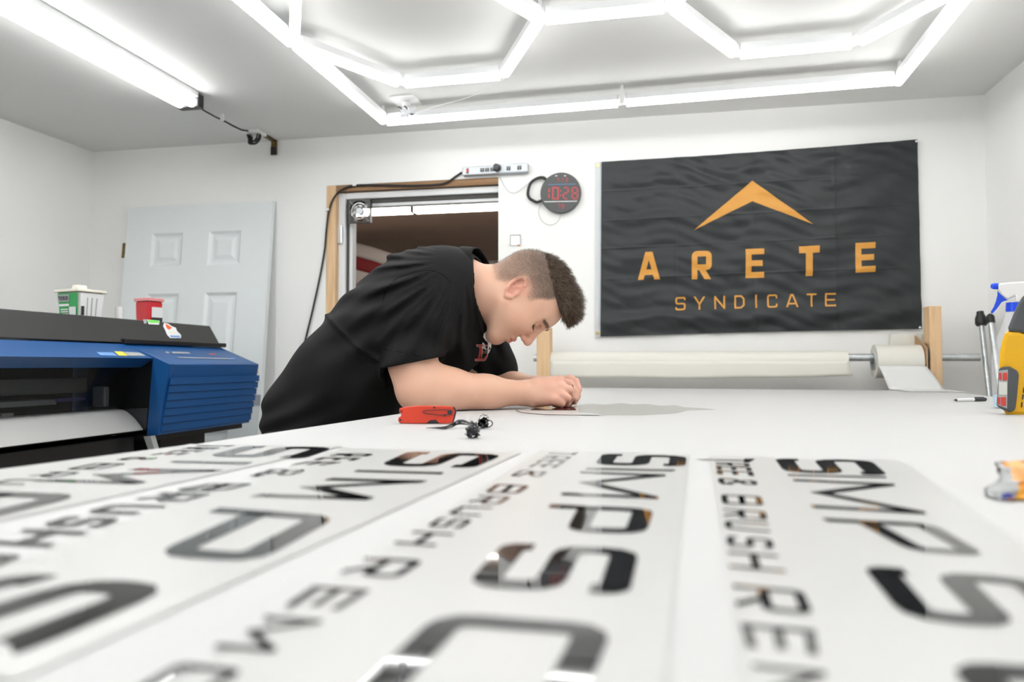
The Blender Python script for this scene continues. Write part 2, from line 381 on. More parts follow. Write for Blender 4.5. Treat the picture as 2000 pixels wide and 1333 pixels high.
# room beyond the doorway
tag(obj('ceiling', G().box((-6, WY+T, 2.36), (2, 9.7, 2.46)), M['brownceil']), kind='structure')
tag(obj('wall_beyond', G().box((-6, 9.6, 0), (2, 9.7, 2.36)), M['wall']), kind='structure')
tag(obj('wall_beyond_left', G().box((-6.1, WY+T, 0), (-6, 9.7, 2.36)), M['wall']), kind='structure')
tag(obj('wall_beyond_right', G().box((2, WY+T, 0), (2.1, 9.7, 2.36)), M['wall']), kind='structure')
# doorway
d1 = bpy.data.objects.new('door_1', None); COL.objects.link(d1); d1['kind'] = 'structure'; d1.location = ((ox0+ox1)/2, WY, 0)
jw = onY(656, 400, WY)[0]-ox0
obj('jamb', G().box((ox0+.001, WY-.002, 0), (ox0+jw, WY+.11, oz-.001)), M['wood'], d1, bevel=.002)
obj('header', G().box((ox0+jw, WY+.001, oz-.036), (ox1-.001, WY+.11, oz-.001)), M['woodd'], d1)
fx0 = ox0+jw+.001; fz = oz-.040
obj('door_frame', G().box((fx0, WY+.03, 0), (fx0+.044, WY+.13, fz)).box((fx0+.044, WY+.03, fz-.036), (ox1-.001, WY+.13, fz)), M['frame'], d1, bevel=.004)
obj('weatherstrip', G().box((fx0+.044, WY+.05, 0), (fx0+.055, WY+.115, fz-.036)).box((fx0+.055, WY+.05, fz-.058), (ox1-.001, WY+.115, fz-.036)), M['gasket'], d1)
obj('door_stop', G().box((fx0+.055, WY+.06, 0), (fx0+.076, WY+.115, fz-.058)).box((fx0+.076, WY+.06, fz-.078), (ox1-.001, WY+.115, fz-.058)), M['frame'], d1, bevel=.003)
hz = onY(663, 457, WY)[2]
hg = obj('hinge', G().box((fx0-.006, WY+.018, hz-.05), (fx0+.018, WY+.031, hz+.05)).cyl((fx0+.024, WY+.02, hz-.05), (fx0+.024, WY+.02, hz+.05), .007, 10), M['chrome'], d1)
# strip light of the next room
LY = onZ(860, 409, 2.265)[1]; a = onY(640, 412, LY); zt = 2.30
t = thing('strip_light', 'long lit strip light seen through the doorway under the brown ceiling', 'light', (-1.7, LY, 2.25))
obj('diffuser', G().box((-3.6, LY-.045, 2.245), (-2.03, LY+.045, 2.285)).box((-2.005, LY-.045, 2.245), (-.4, LY+.045, 2.285)), M['warm'], t)
obj('housing', G().box((-3.62, LY-.05, 2.286), (-.38, LY+.05, 2.36)), M['whitem'], t)
obj('band', G().box((-2.03, LY-.05, 2.24), (-2.005, LY+.05, 2.287)), M['black'], t)
# striped flag hanging in the next room
YF = 7.2; A0 = onY(650, 478, YF); 
def fl(u, v):
    x = A0[0]-.2+u*1.5; z = A0[2]+.10-v*.95-u*.40+.03*math.sin(5*u); return np.array([x, YF+.04*math.sin(9*u+2*v), z])
g = G()
n = 7
for k in range(n):
    g.grid(lambda u, v, k=k: fl(u, (k+v)/n), 20, 4, k % 2)
tag(obj('striped_flag', g, [M['stripe_w'], M['stripe_r']], smooth=True, solid=.003), 'red and white striped flag hanging in the dim room through the doorway', 'flag')

# ================================================================ ceiling lights
HZ = 2.24
def LQ(x, y): p = onZ(x, y, HZ); return (p[0], p[1])
s_, dy = .462, .475
hx = dict(L=(-1.392, 2.655), R=(-.447, 2.640))
A = (-1.392, 2.655); B = (-1.139, 3.13); C_ = (-.678, 3.122); D_ = (-.444, 2.640); E_ = (.007, 2.634); F_ = (.253, 3.096); G_ = (.700, 3.08); H_ = (.962, 2.63)
def up(p, k=1): return (p[0], p[1]-.95*k)
segs = []
for r in range(4):
    a_, b_, c_, d_, e_, f_, g2, h_ = [up(p, r) for p in (A, B, C_, D_, E_, F_, G_, H_)]
    segs += [(a_, b_), (b_, c_), (c_, d_), (d_, e_), (e_, f_), (f_, g2), (g2, h_)]
    if r < 3:
        for p, q in ((a_, B), (d_, C_), (e_, F_), (h_, G_)): segs.append((p, up(q, r+1)))
TL, TM, TR = (-1.405, 3.612), (-.214, 3.567), (.967, 3.522)
by_ = up(B, 3)[1]-.35
BL, BR = (-1.40, by_), (.965, by_)
segs += [(TL, TM), (TM, TR)]
yL = [3.612, 2.655, 1.705, .755, -.195, by_]
for k in range(5):
    segs += [((-1.40, yL[k]), (-1.395, yL[k+1])), ((.967, yL[k]-.05*(k == 0)), (.966, yL[k+1]))]
segs += [(BL, (-.21, by_)), ((-.21, by_), BR)]
t = thing('hexagon_light', 'white hexagon grid of lit tubes with a rectangular border on the ceiling', 'light', (-.2, 1.7, HZ))
for a, b in segs:
    a = np.array([*a, 0]); b = np.array([*b, 0]); d = b-a; L = np.linalg.norm(d); d /= L; nrm = np.array([-d[1], d[0], 0])
    a = a+d*.022; b = b-d*.022
    def sec(w, z0, z1): return [np.array([0, 0, z]) + nrm*x for x, z in ((-w, z0), (w, z0), (w, z1), (-w, z1))]
    g = G(); prof = [(-.017, .012), (-.0172, .0), (-.0160, -.008), (-.010, -.0145), (0, -.0165), (.010, -.0145), (.0160, -.008), (.0172, 0), (.017, .012)]
    g.prism([a+nrm*x+np.array([0, 0, HZ+z]) for x, z in prof], b-a)
    tb = obj('light_tube', g, M['tube'], t)
    g = G().prism([a+nrm*x+np.array([0, 0, HZ+z]) for x, z in ((-.0195, .0125), (.0195, .0125), (.0195, .040), (-.0195, .040))], b-a)
    obj('tube_housing', g, M['whitem'], tb)
nodes = {}
for a, b in segs:
    for p in (a, b): nodes[(round(p[0]/.06), round(p[1]/.06))] = p
for p in nodes.values(): obj('connector', G().cyl((p[0], p[1], HZ-.004), (p[0], p[1], HZ+.04), .02, 12), M['whitep'], t)
for p in (A, D_, E_, TM, TL, TR, up(A, 2), up(D_, 2), (.965, .755)):
    obj('ceiling_clip', G().box((p[0]-.006, p[1]-.006, HZ+.04), (p[0]+.006, p[1]+.006, CZ)), M['whitem'], t)

# shop light with two tubes on the left
e = onZ(366, 197, 2.285); ex, ey = e[0], e[1]
t = thing('shop_light', 'long twin tube shop light with black end cap on the left ceiling', 'light', (ex, ey-1.2, 2.27))
L = 4.9
for s in (-1, 1): obj('light_tube', G().cyl((ex+s*.031, ey-L, 2.272), (ex+s*.031, ey-.01, 2.272), .0225, 20), M['shop'], t, smooth=True)
obj('reflector', G().box((ex-.058, ey-L, 2.300), (ex+.058, ey, 2.3245)), M['whitem'], t)
obj('end_cap', G().box((ex-.06, ey-.002, 2.252), (ex+.06, ey+.045, 2.32)), M['blackp'], t, bevel=.006)
obj('centre_rib', G().box((ex-.006, ey-.03, 2.268), (ex+.006, ey-.004, 2.299)), M['alu'], t)
# its cord, coil, plate and bracket
def cz(x, y, z=2.318): return onZ(x, y, z)
pts = [cz(386, 207, 2.29), cz(400, 217, 2.285), cz(420, 228, 2.293), cz(437, 236, 2.29), cz(455, 246, 2.27), cz(472, 254, 2.25), cz(485, 256, 2.245)]
tag(obj('power_cable', G().tube(pts, .0045, 8), M['black'], smooth=True), 'short black cord running from the shop light to a coil', 'cord')
tag(obj('cable_clip', G().box(cz(434, 233, 2.29)-.008, cz(434, 233, 2.29)+np.array([.008, .008, .028])), M['whitep'], bevel=.002), 'small white clip holding the black cord on the ceiling', 'clip')
cc = P(496, 262, 4.1*1.0); cc = onY(496, 262, 3.86); zc = cc[2]
pl = onZ(497, 246, 2.312)
t = thing('ceiling_socket', 'white ceiling socket plate with a black plug in it', 'socket', (cc[0], cc[1], 2.3))
obj('plate', G().box((cc[0]-.045, cc[1]-.05, 2.305), (cc[0]+.05, cc[1]+.05, CZ-.001)), M['whitep'], t, bevel=.003)
obj('plug', G().box((cc[0]-.040, cc[1]+.0, 2.255), (cc[0]-.020, cc[1]+.03, 2.305)), M['blackp'], t, bevel=.006)
g = G()
for k in range(5):
    rx = .032+.005*math.sin(k*2.1); rz = .044+.005*math.cos(k*1.7); ph = .3*k
    ring = [(cc[0]-.002+.006*math.sin(k)+rx*math.cos(an), cc[1]-.012+.007*k+.004*math.sin(2*an+ph), zc-.002+.004*math.cos(k)+rz*math.sin(an)) for an in np.linspace(0, 2*math.pi, 30)[:-1]]
    g.tube(ring, .0042, 6, closed=True)
tag(obj('coiled_cable', g, M['black'], smooth=True), 'coil of black cord hanging below the white ceiling socket', 'cord')
b0 = onZ(517, 264, CZ-.004); b1 = onY(536, 268, WY-.004); b2 = onY(536, 303, WY-.004)
g = G().box((b1[0]-.018, b0[1], CZ-.008), (b1[0]+.018, WY-.001, CZ-.001)).box((b1[0]-.018, WY-.010, b2[2]), (b1[0]+.018, WY-.001, CZ-.008))
t = thing('angle_bracket', 'tarnished brass angle bracket at the top of the back wall', 'bracket', (b1[0], WY, b2[2]))
obj('angle', g, M['brass'], t, bevel=.002)
obj('end_pad', G().box((b1[0]-.017, WY-.016, b2[2]-.002), (b1[0]+.017, WY-.0105, b2[2]+.045)), M['black'], t)
# lamp holder plate and clear plug between the lights
lp = onZ(793, 196, CZ-.005)
t = thing('junction_plate', 'white junction plate with clear wire caps between the ceiling lights', 'socket', (lp[0], lp[1], 2.25))
obj('plate', G().box((lp[0]-.062, lp[1]-.062, CZ-.012), (lp[0]+.062, lp[1]+.062, CZ-.001)), M['whitep'], t, bevel=.002)
obj('neck', G().cyl((lp[0], lp[1], CZ-.012), (lp[0], lp[1], CZ-.045), .022, 20, r2=.018), M['whitep'], t, smooth=True)
obj('wire_cap', G().cyl((lp[0]-.006, lp[1], CZ-.044), (lp[0]-.004, lp[1]-.004, CZ-.095), .024, 18, r2=.02), M['clearp'], t, smooth=True)
obj('wire_cap', G().cyl((lp[0]+.030, lp[1], CZ-.04), (lp[0]+.032, lp[1], CZ-.08), .018, 18, r2=.014), M['clearp'], t, smooth=True)
obj('wire', G().tube([(lp[0]-.03, lp[1]-.03, CZ-.05), (lp[0]-.022, lp[1]-.031, CZ-.046), (lp[0]-.012, lp[1]-.03, CZ-.058)], .0035, 6), M['black'], t)
obj('wire', G().tube([(lp[0]+.002, lp[1]-.03, CZ-.044), (lp[0]+.01, lp[1]-.03, CZ-.050), (lp[0]+.018, lp[1]-.03, CZ-.060)], .0035, 6), M['black'], t)
obj('wire', G().tube([(lp[0]+.03, lp[1]-.02, CZ-.083), (lp[0]+.045, lp[1]-.02, CZ-.085)], .004, 6), M['black'], t)
wp = [np.array([lp[0]+.046, lp[1]-.02, CZ-.082]), onZ(850, 208, 2.27), onZ(900, 195, 2.285), onZ(950, 178, 2.28), onZ(984, 155, 2.262)]
tag(obj('power_cable', G().tube(wp, .002, 6), M['whitep'], smooth=True), 'thin white cord from the junction plate to the hexagon light', 'cord')

# ================================================================ back wall
# flag banner
FQ = [onY(1173, 658, WY-.012), onY(1800, 643, WY-.012), onY(1791, 273, WY-.012), onY(1175, 317, WY-.012)]
def fdisp(u, v):
    "wrinkles: depth of the cloth at (u, v)"
    d = 0
    d += .0030*math.sin(26*v+7*u+2.2*math.sin(5*u+1.3*v))*(.4+.6*math.sin(3.1*u+.5)**2)
    d += .0022*math.sin(40*(v*.85-u*.75)+3*math.sin(6*v))*(.3+u)
    d += .0018*math.sin(55*(v+.45*u)+4*math.sin(9*u+2))*(1.1-u*.6)
    d += .0014*abs(math.sin(31*u+23*v+3*math.sin(7*v)))
    d += .0012*math.sin(90*v+30*u+3*math.sin(20*u))
    d += .010*math.exp(-((v-.085)/.05)**2)-.004*math.exp(-((v-.17)/.04)**2)
    for c in (.325, .5, .66, .83): d += .0022*math.exp(-((v-c)/.004)**2)
    for c in (.25, .5, .75): d += .0016*math.exp(-((u-c)/.003)**2)
    return d*min(1, 8*min(u, 1-u)+.35)
def fpt(u, v, off=0):
    p = bil(FQ, u, v)
    sag = -.006*math.sin(math.pi*u)*(v > .5)*v + .004*math.sin(math.pi*u)*(1-v)
    return p+np.array([0, -.006-fdisp(u, v)*1.25-off, sag])
t = thing('flag_banner', 'black banner with orange chevron and lettering ARETE SYNDICATE on the back wall', 'banner', tuple((FQ[0]+FQ[1])/2))
g = G(); g.grid(lambda u, v: fpt(u, v), 330, 200)
obj('cloth', g, M['flag'], t, smooth=True)
def fuv(x, y):                                  # photo position -> banner coordinates
    p = onY(x, y, WY-.012); u, v = .5, .5
    for _ in range(12):
        q = bil(FQ, u, v); du = (bil(FQ, u+.01, v)-q)/.01; dv = (bil(FQ, u, v+.01)-q)/.01
        m = np.array([[du[0], dv[0]], [du[2], dv[2]]]); r = np.array([p[0]-q[0], p[2]-q[2]]); s = np.linalg.solve(m, r); u += s[0]; v += s[1]
    return u, v
def decal_poly(polys, nm, m, par, off=.0016, step=.012):
    bm = bmesh.new()
    for poly in polys:
        vs = [bm.verts.new((p[0], p[1], 0)) for p in poly]
        try: bm.faces.new(vs)
        except Exception: pass
    us = [v.co.x for v in bm.verts]; vv = [v.co.y for v in bm.verts]
    for ax, lo, hi in ((0, min(us), max(us)), (1, min(vv), max(vv))):
        st = step if ax else step*.6; k = math.floor(lo/st)+1
        while k*st < hi:
            co = [0, 0, 0]; co[ax] = k*st; no = [0, 0, 0]; no[ax] = 1
            bmesh.ops.bisect_plane(bm, geom=bm.verts[:]+bm.edges[:]+bm.faces[:], plane_co=co, plane_no=no, dist=1e-6); k += 1
    bm.verts.index_update(); g = G()
    g.add([fpt(v.co.x, v.co.y, off) for v in bm.verts], [[v.index for v in f.verts] for f in bm.faces]); bm.free()
    return obj(nm, g, m, par, smooth=True)
ch = [fuv(*p) for p in ((1355, 450), (1469, 352), (1588, 438), (1469, 393))]
decal_poly([[ch[0], ch[3], ch[1]], [ch[3], ch[2], ch[1]]], 'chevron', M['orange'], t)
for c, x0, x1, y0l, y1l, y0r, y1r in (('A', 1248, 1287, 548, 494, 547, 492), ('R', 1351, 1390, 547, 492, 547, 491), ('E', 1456, 1492, 545, 488, 544, 487), ('T', 1560, 1600, 541, 483, 540, 481), ('E', 1670, 1709, 534, 476, 532, 474)):
    qd = [fuv(x0, y0l), fuv(x1, y0r), fuv(x1, y1r), fuv(x0, y1l)]; w_ = (x1-x0)/(y0l-y1l)
    tt = .165 if c != 'T' else .2
    polys = [[bil(qd, p[0]/w_, p[1]) for p in Q] for Q in glyph(c, w_, tt+.035, .1 if c == 'R' else .0)]
    decal_poly(polys, 'letter', M['orange'], t)
xs = [1319, 1355, 1395, 1434, 1474, 1498, 1535, 1575, 1611]; ws = [20, 22, 21, 20, 5, 20, 23, 19, 21]
for i, c in enumerate('SYNDICATE'):
    x0 = xs[i]; x1 = x0+ws[i]; yb = 608-(x0-1319)*.0265; yt = yb-26
    qd = [fuv(x0, yb), fuv(x1, yb-.5), fuv(x1, yt-.5), fuv(x0, yt)]; w_ = max(ws[i]/26, .14)
    polys = [[bil(qd, p[0]/w_, p[1]) for p in Q] for Q in glyph(c, w_, .125, .14)]
    decal_poly(polys, 'letter', M['orange'], t)
hd = [onY(1162, 660, WY-.008), onY(1173.5, 659, WY-.008), onY(1175.5, 316, WY-.008), onY(1163, 317, WY-.008)]
obj('header_strip', G().prism(hd, (0, .005, 0)), M['strap'], t)
for x, y in ((1168, 323), (1167, 651)):
    p = onY(x, y, WY-.009); obj('grommet', G().ring(p, (0, -1, 0), .009, .004, .003, 20), M['gold'], t)
for x, y in ((1790, 276), (1797, 640)):
    p = onY(x, y, WY-.03); obj('pin', G().sphere(p, .006, 12), M['whitep'], t, smooth=True)

# clock
cc = onY(1095.5, 378, WY-.012); cr = 40.2/FPX*WY*1.0
t = thing('wall_clock', 'round dark digital clock showing 10:28 in red on the back wall', 'clock', (cc[0], WY, cc[2]-cr))
obj('case', G().cyl((cc[0], WY-.002, cc[2]), (cc[0], WY-.030, cc[2]), cr, 56), M['face'], t, bevel=.003)
def wl(x, y): return onY(x, y, WY-.0312)
def wtext(s, x0, x1, yb, yt, wg, th, m, slope=0, par=None, nm='digit'):
    n = len(s); step = (x1-x0)/n
    for i, c in enumerate(s):
        if c == ' ': continue
        a = x0+i*step; b = a+step*wg; dy = -slope*i*step
        g = G(); glyph_on_quad(g, c, [wl(a, yb+dy), wl(b, yb+dy), wl(b, yt+dy), wl(a, yt+dy)], (b-a)/(yb-yt), th, np.zeros(3), r=0)
        obj(nm, g, m, par, solid=.0006)
for c, a, b in (('1', 1064, 1074), ('0', 1078, 1091.5), (':', 1091.5, 1098), ('2', 1098.5, 1111), ('8', 1116, 1129.5)):
    wtext(c, a, b, 390, 365, 1, .13, M['red'], par=t)
for c, a, b in (('7', 1086, 1091), (':', 1091, 1096), ('1', 1096, 1100), ('3', 1103, 1109)): wtext(c, a, b, 356, 347, 1, .16, M['red'], par=t)
for c, a, b in (('7', 1089, 1094), ('9', 1096, 1102)): wtext(c, a, b, 408, 398.5, 1, .16, M['red'], par=t)
obj('display_line', G().prism([wl(1070, 360.7), wl(1125, 359.2), wl(1125, 360.2), wl(1070, 361.7)], (0, -.0005, 0)), M['cblue'], t)
obj('display_line', G().prism([wl(1063, 393.5), wl(1127, 392.5), wl(1127, 394), wl(1063, 395)], (0, -.0005, 0)), M['cwhite'], t)
for x in (1084, 1101): obj('indicator', G().prism([wl(x, 344.5), wl(x+5, 344.2), wl(x+4, 342.8), wl(x+1, 343)], (0, -.0005, 0)), M['cwhite'], t)
def wtube(pts, d, r, n=6): return G().tube(smoothp([onY(x, y, WY-d) for x, y in pts]), r, n)
def smoothp(pts, k=5):
    pts = [np.array(p, float) for p in pts]; out = []
    for i in range(len(pts)-1):
        p0 = pts[max(i-1, 0)]; p1 = pts[i]; p2 = pts[i+1]; p3 = pts[min(i+2, len(pts)-1)]
        for j in range(k):
            t_ = j/k; out.append(.5*((2*p1)+(-p0+p2)*t_+(2*p0-5*p1+4*p2-p3)*t_**2+(-p0+3*p1-3*p2+p3)*t_**3))
    out.append(pts[-1]); return out
g = wtube([(1066, 350), (1060, 347), (1051, 348), (1040, 354), (1034, 363), (1031, 378), (1034, 387), (1041, 392), (1049, 395), (1058, 392)], .02, .008, 8)
tag(obj('coiled_cable', g, M['black'], smooth=True), 'thick loop of black taped cable beside the clock', 'cable')
tag(obj('thin_wire', wtube([(1059, 396), (1055, 403), (1052, 413), (1055, 426), (1063, 436), (1075, 440), (1086, 436), (1093, 427), (1094.5, 419)], .015, .0016), M['lgrey'], smooth=True), 'thin grey wire hanging in a loop under the clock', 'wire')
tag(obj('thin_wire', wtube([(974, 342), (978, 350), (984, 362), (992, 373), (1002, 377), (1012, 374), (1022, 366), (1035, 356)], .012, .0014), M['lgrey'], smooth=True), 'thin grey wire from the power strip to the black cable loop', 'wire')
# power strip
a = onY(903, 327, WY-.04); b = onY(1031, 318, WY-.04); c = onY(1031, 341, WY-.04); dd = onY(903, 348, WY-.04)
zt0, zb0 = a[2]-.002, dd[2]+.006
t = thing('power_strip', 'grey metal power strip with red switch mounted over the doorway', 'power strip', (.5*(a[0]+b[0]), WY, zb0))
def ps(u, v, d): p = bil([dd+np.array([0, 0, .014]), c+np.array([0, 0, .014]), b, a], u, v); p[1] = WY-d; return p
obj('case', G().hexa([ps(0, 0, .002), ps(1, 0, .002), ps(1, 0, .042), ps(0, 0, .042), ps(0, 1, .002), ps(1, 1, .002), ps(1, 1, .042), ps(0, 1, .042)]), M['alu'], t, bevel=.004)
def psq(u, v, w_, h_, d0, d1): return G().hexa([ps(u-w_, v-h_, d0), ps(u+w_, v-h_, d0), ps(u+w_, v-h_, d1), ps(u-w_, v-h_, d1), ps(u-w_, v+h_, d0), ps(u+w_, v+h_, d0), ps(u+w_, v+h_, d1), ps(u-w_, v+h_, d1)])
for u in (.31, .385, .465, .71, .875):
    so = obj('socket', psq(u, .5, .030, .22, .040, .0445), M['blackp'], t)
    g = G(); g.v = []; 
    for du in (-.010, .010): 
        h = psq(u+du, .58, .004, .09, .0440, .0452); g.add(h.v, h.f)
    h = psq(u, .38, .005, .05, .0440, .0452); g.add(h.v, h.f); obj('slots', g, M['lgrey'], so)
obj('switch_frame', psq(.082, .5, .018, .30, .040, .0445), M['blackp'], t)
obj('switch', psq(.082, .5, .012, .2, .044, .049), M['redsw'], t, bevel=.002)
p = ps(.54, .62, .055); tag(obj('power_plug', G().cyl(p+np.array([0, .0085, 0]), p+np.array([0, -.025, 0]), .022, 20, r2=.015), M['blackp'], smooth=True, auto=True), 'round black plug pushed into the power strip over the doorway', 'plug')
pts = [(902, 337), (890, 345), (872, 357), (850, 361), (800, 363), (745, 362), (700, 362), (678, 366), (660, 377), (648, 395), (641, 420), (637, 455), (634, 490), (625, 540), (612, 600), (600, 650), (592, 685), (585, 740)]
tag(obj('power_cable', wtube(pts, .012, .0058, 8), M['black'], smooth=True), 'long black cable running round the doorway and down the wall', 'cable')
for x, y, lb in ((640, 410, 'small white clip holding black cable left of the doorway'), (693, 362, 'small white clip holding black cable above the doorway')):
    p = onY(x, y, WY-.01); tag(obj('cable_clip', G().box(p-np.array([.012, .010, .006]), p+np.array([.012, .0055, .008])), M['whitep'], bevel=.003), lb, 'clip')
# small metal plate on the wall
a = onY(997, 480, WY); b = onY(1017, 459, WY)
t = thing('wall_plate', 'small chrome square plate on the wall right of the doorway', 'plate', (.5*(a[0]+b[0]), WY, a[2]))
obj('plate', G().box((a[0], WY-.006, a[2]), (b[0], WY-.001, b[2])), M['chrome'], t, bevel=.002)
obj('clamp', G().box((a[0], WY-.009, b[2]-.006), (b[0], WY-.0065, b[2])).box((a[0], WY-.009, a[2]), (a[0]+.004, WY-.0065, b[2])).box((b[0]-.004, WY-.009, a[2]), (b[0], WY-.0065, b[2])), M['lgrey'], t)
obj('indicator', G().box((b[0]-.018, WY-.010, a[2]-.003), (b[0]-.004, WY-.007, a[2]+.004)), M['orangebit'], t)
# small fan hanging in the door frame
a = onY(683, 435, WY+.02); b = onY(727, 393, WY+.02); fc = (a+b)/2; r = (b[0]-a[0])/2*.97; ya, yb = WY-.004, WY+.024
t = thing('case_fan', 'small square black fan hanging in the top corner of the doorway', 'fan', (fc[0], WY+.01, fc[2]-r))
g = G(); ro = r*.93
for k in range(32):                              # square frame with round hole
    a0, a1 = 2*math.pi*k/32, 2*math.pi*(k+1)/32
    def sq(an): c_, s2 = math.cos(an), math.sin(an); m_ = max(abs(c_), abs(s2)); return (r*c_/m_, r*s2/m_)
    q = [(ro*math.cos(a0), ro*math.sin(a0)), sq(a0), sq(a1), (ro*math.cos(a1), ro*math.sin(a1))]
    g.prism([(fc[0]+x, ya, fc[2]+z) for x, z in q], (0, yb-ya, 0))
obj('fan_frame', g, M['blackp'], t)
obj('hub', G().cyl((fc[0], ya+.001, fc[2]), (fc[0], yb-.002, fc[2]), r*.30, 24), M['alu'], t)
g = G()
for k in range(7):
    an = 2*math.pi*k/7; 
    def bl(u, v, an=an): rr = r*(.29+.6*u); a2 = an+.35*u+.5*(v-.5); return np.array([fc[0]+rr*math.cos(a2), ya+.006+.012*v, fc[2]+rr*math.sin(a2)])
    g.grid(bl, 5, 4)
obj('blades', g, M['pglass'], t, smooth=True, solid=.001)
g = G()
for an in (45, 135, 225, 315):
    an = math.radians(an); g.tube([(fc[0]+r*.28*math.cos(an), ya-.001, fc[2]+r*.28*math.sin(an)), (fc[0]+r*1.28*math.cos(an), ya-.001, fc[2]+r*1.28*math.sin(an))], .0025, 6)
for rr in (.45, .7): g.tube([(fc[0]+r*rr*math.cos(x), ya-.001, fc[2]+r*rr*math.sin(x)) for x in np.linspace(0, 2*math.pi, 25)[:-1]], .0012, 5, closed=True)
obj('guard', g, M['chrome'], t)

# leaning six panel door
tl, tr = onY(261, 407, WY-.005), onY(539, 395, WY-.005)
bl_ = onX(237, 640, tl[0]); lean = .10
def LD(u, h, o=0):                              # u across, h height, o outwards
    x = tl[0]+(tr[0]-tl[0])*u; y = WY-.012-(1.965-h)*lean; return np.array([x, y-o, h-o*lean])
W_ = tr[0]-tl[0]
t = thing('panel_door', 'white six panel door leaning unhung against the back wall', 'door', (tl[0]+W_/2, WY-.45, 0))
def dbox(u0, u1, h0, h1, o0, o1, g=None):
    g = g or G(); p = [LD(u, h, o) for h in (h0, h1) for u, o in ((u0, o0), (u1, o0), (u1, o1), (u0, o1))]; return g.hexa(p)
g = G()
panels = [(u, h) for h in ((1.60, 1.80), (.82, 1.44), (.18, .66)) for u in ((.185, .405), (.585, .805))]
us = [0, .185, .405, .585, .805, 1]; hs = [.012, .18, .66, .82, 1.44, 1.60, 1.80, 1.965]
for i in range(5):
    for j in range(7):
        if i in (1, 3) and j in (1, 3, 5): continue
        dbox(us[i], us[i+1], hs[j], hs[j+1], 0, .035, g)
obj('slab', g, M['door'], t)
for (u0, u1), (h0, h1) in [(u, h) for u, h in panels]:
    g = G(); m = .03/W_; mh = .03
    dbox(u0, u1, h0, h1, .008, .022, g)
    q0 = [LD(u0, h0, .035), LD(u1, h0, .035), LD(u1, h1, .035), LD(u0, h1, .035)]; q1 = [LD(u0+m*.6, h0+mh*.6, .0225), LD(u1-m*.6, h0+mh*.6, .0225), LD(u1-m*.6, h1-mh*.6, .0225), LD(u0+m*.6, h1-mh*.6, .0225)]
    g.add(q0+q1, [(i, (i+1) % 4, (i+1) % 4+4, i+4) for i in range(4)])
    q2 = [LD(u0+m*1.1, h0+mh*1.1, .023), LD(u1-m*1.1, h0+mh*1.1, .023), LD(u1-m*1.1, h1-mh*1.1, .023), LD(u0+m*1.1, h1-mh*1.1, .023)]; q3_ = [LD(u0+m*1.9, h0+mh*1.9, .031), LD(u1-m*1.9, h0+mh*1.9, .031), LD(u1-m*1.9, h1-mh*1.9, .031), LD(u0+m*1.9, h1-mh*1.9, .031)]
    g.add(q2+q3_, [(i, (i+1) % 4, (i+1) % 4+4, i+4) for i in range(4)]+[(4, 5, 6, 7)])
    obj('panel', g, M['door'], t)
obj('hinge', dbox(-.022, 0, 1.66, 1.75, .016, .036), M['brass'], t)
obj('knob_hole', G().cyl(LD(.955, 1.02-.035, .034), LD(.955, 1.02-.035, .0362), .024, 20), M['wood'], t)
obj('latch', dbox(.965, 1.004, .80, .86, .034, .038), M['alu'], t)

# ================================================================ printer
Ye = onY(506, 712, 1)[1]; 
Ye = 3.72
R0 = P(410, 637, 3.9); Ye = R0[1]
def YP(x, y, Y): p = onY(x, y, Y); return np.array([p[0], Y, p[2]])
pa, pb, pc_, pd = YP(410, 637, Ye), YP(432, 677, Ye), YP(506, 712, Ye), YP(487, 826, Ye)
# near end of the ventilated end box: same X as the front top edge
near = onX(331, 711, pc_[0]); Yb = near[1]
hx_ = YP(300, 700, Yb); hb = YP(270, 718, Yb)
Yn = .35                                        # near end of the machine, outside the frame
t = thing('large_format_printer', 'long blue and charcoal large format printer along the left wall', 'printer', (pa[0], 2.2, 0))
back = pa[0]-.55
# dark top cover
cov = [pa, pb, np.array([back, Ye, pb[2]]), np.array([back, Ye, pa[2]-.045]), np.array([pa[0]-.07, Ye, pa[2]-.045]), np.array([pa[0]-.05, Ye, pa[2]])]
top_cover = obj('top_cover', G().prism(cov, (0, Yn-Ye, 0)), M['pdark'], t, bevel=.004)
lipY0 = onX(243, 672, pb[0]+.01)[1]
obj('cover_lip', G().box((pb[0]-.02, lipY0, pb[2]-.005), (pb[0]+.018, Ye+.02, pb[2]+.016)), M['pblack'], t, bevel=.004)
# blue hood: sloping top and dark face
hood = [np.array([pb[0], 0, pb[2]-.006]), np.array([hx_[0], 0, hx_[2]]), np.array([hb[0], 0, hb[2]]), np.array([hb[0]-.05, 0, hb[2]]), np.array([pb[0]-.1, 0, pb[2]-.05])]
hood = [p+np.array([0, Yb+.02, 0]) for p in hood]
blue_hood = obj('hood', G().prism(hood, (0, Yn-Yb-.02, 0)), M['pblue'], t, bevel=.003)
# end box
bot = pd[2]; bx = [np.array([pb[0], Ye, pb[2]-.006]), pc_, pd, np.array([pd[0]-.36, Ye, pd[2]]), np.array([back, Ye, pb[2]-.006])]
obj('end_box', G().prism(bx, (0, Yb-Ye+.03, 0)), M['pblue'], t, bevel=.004)
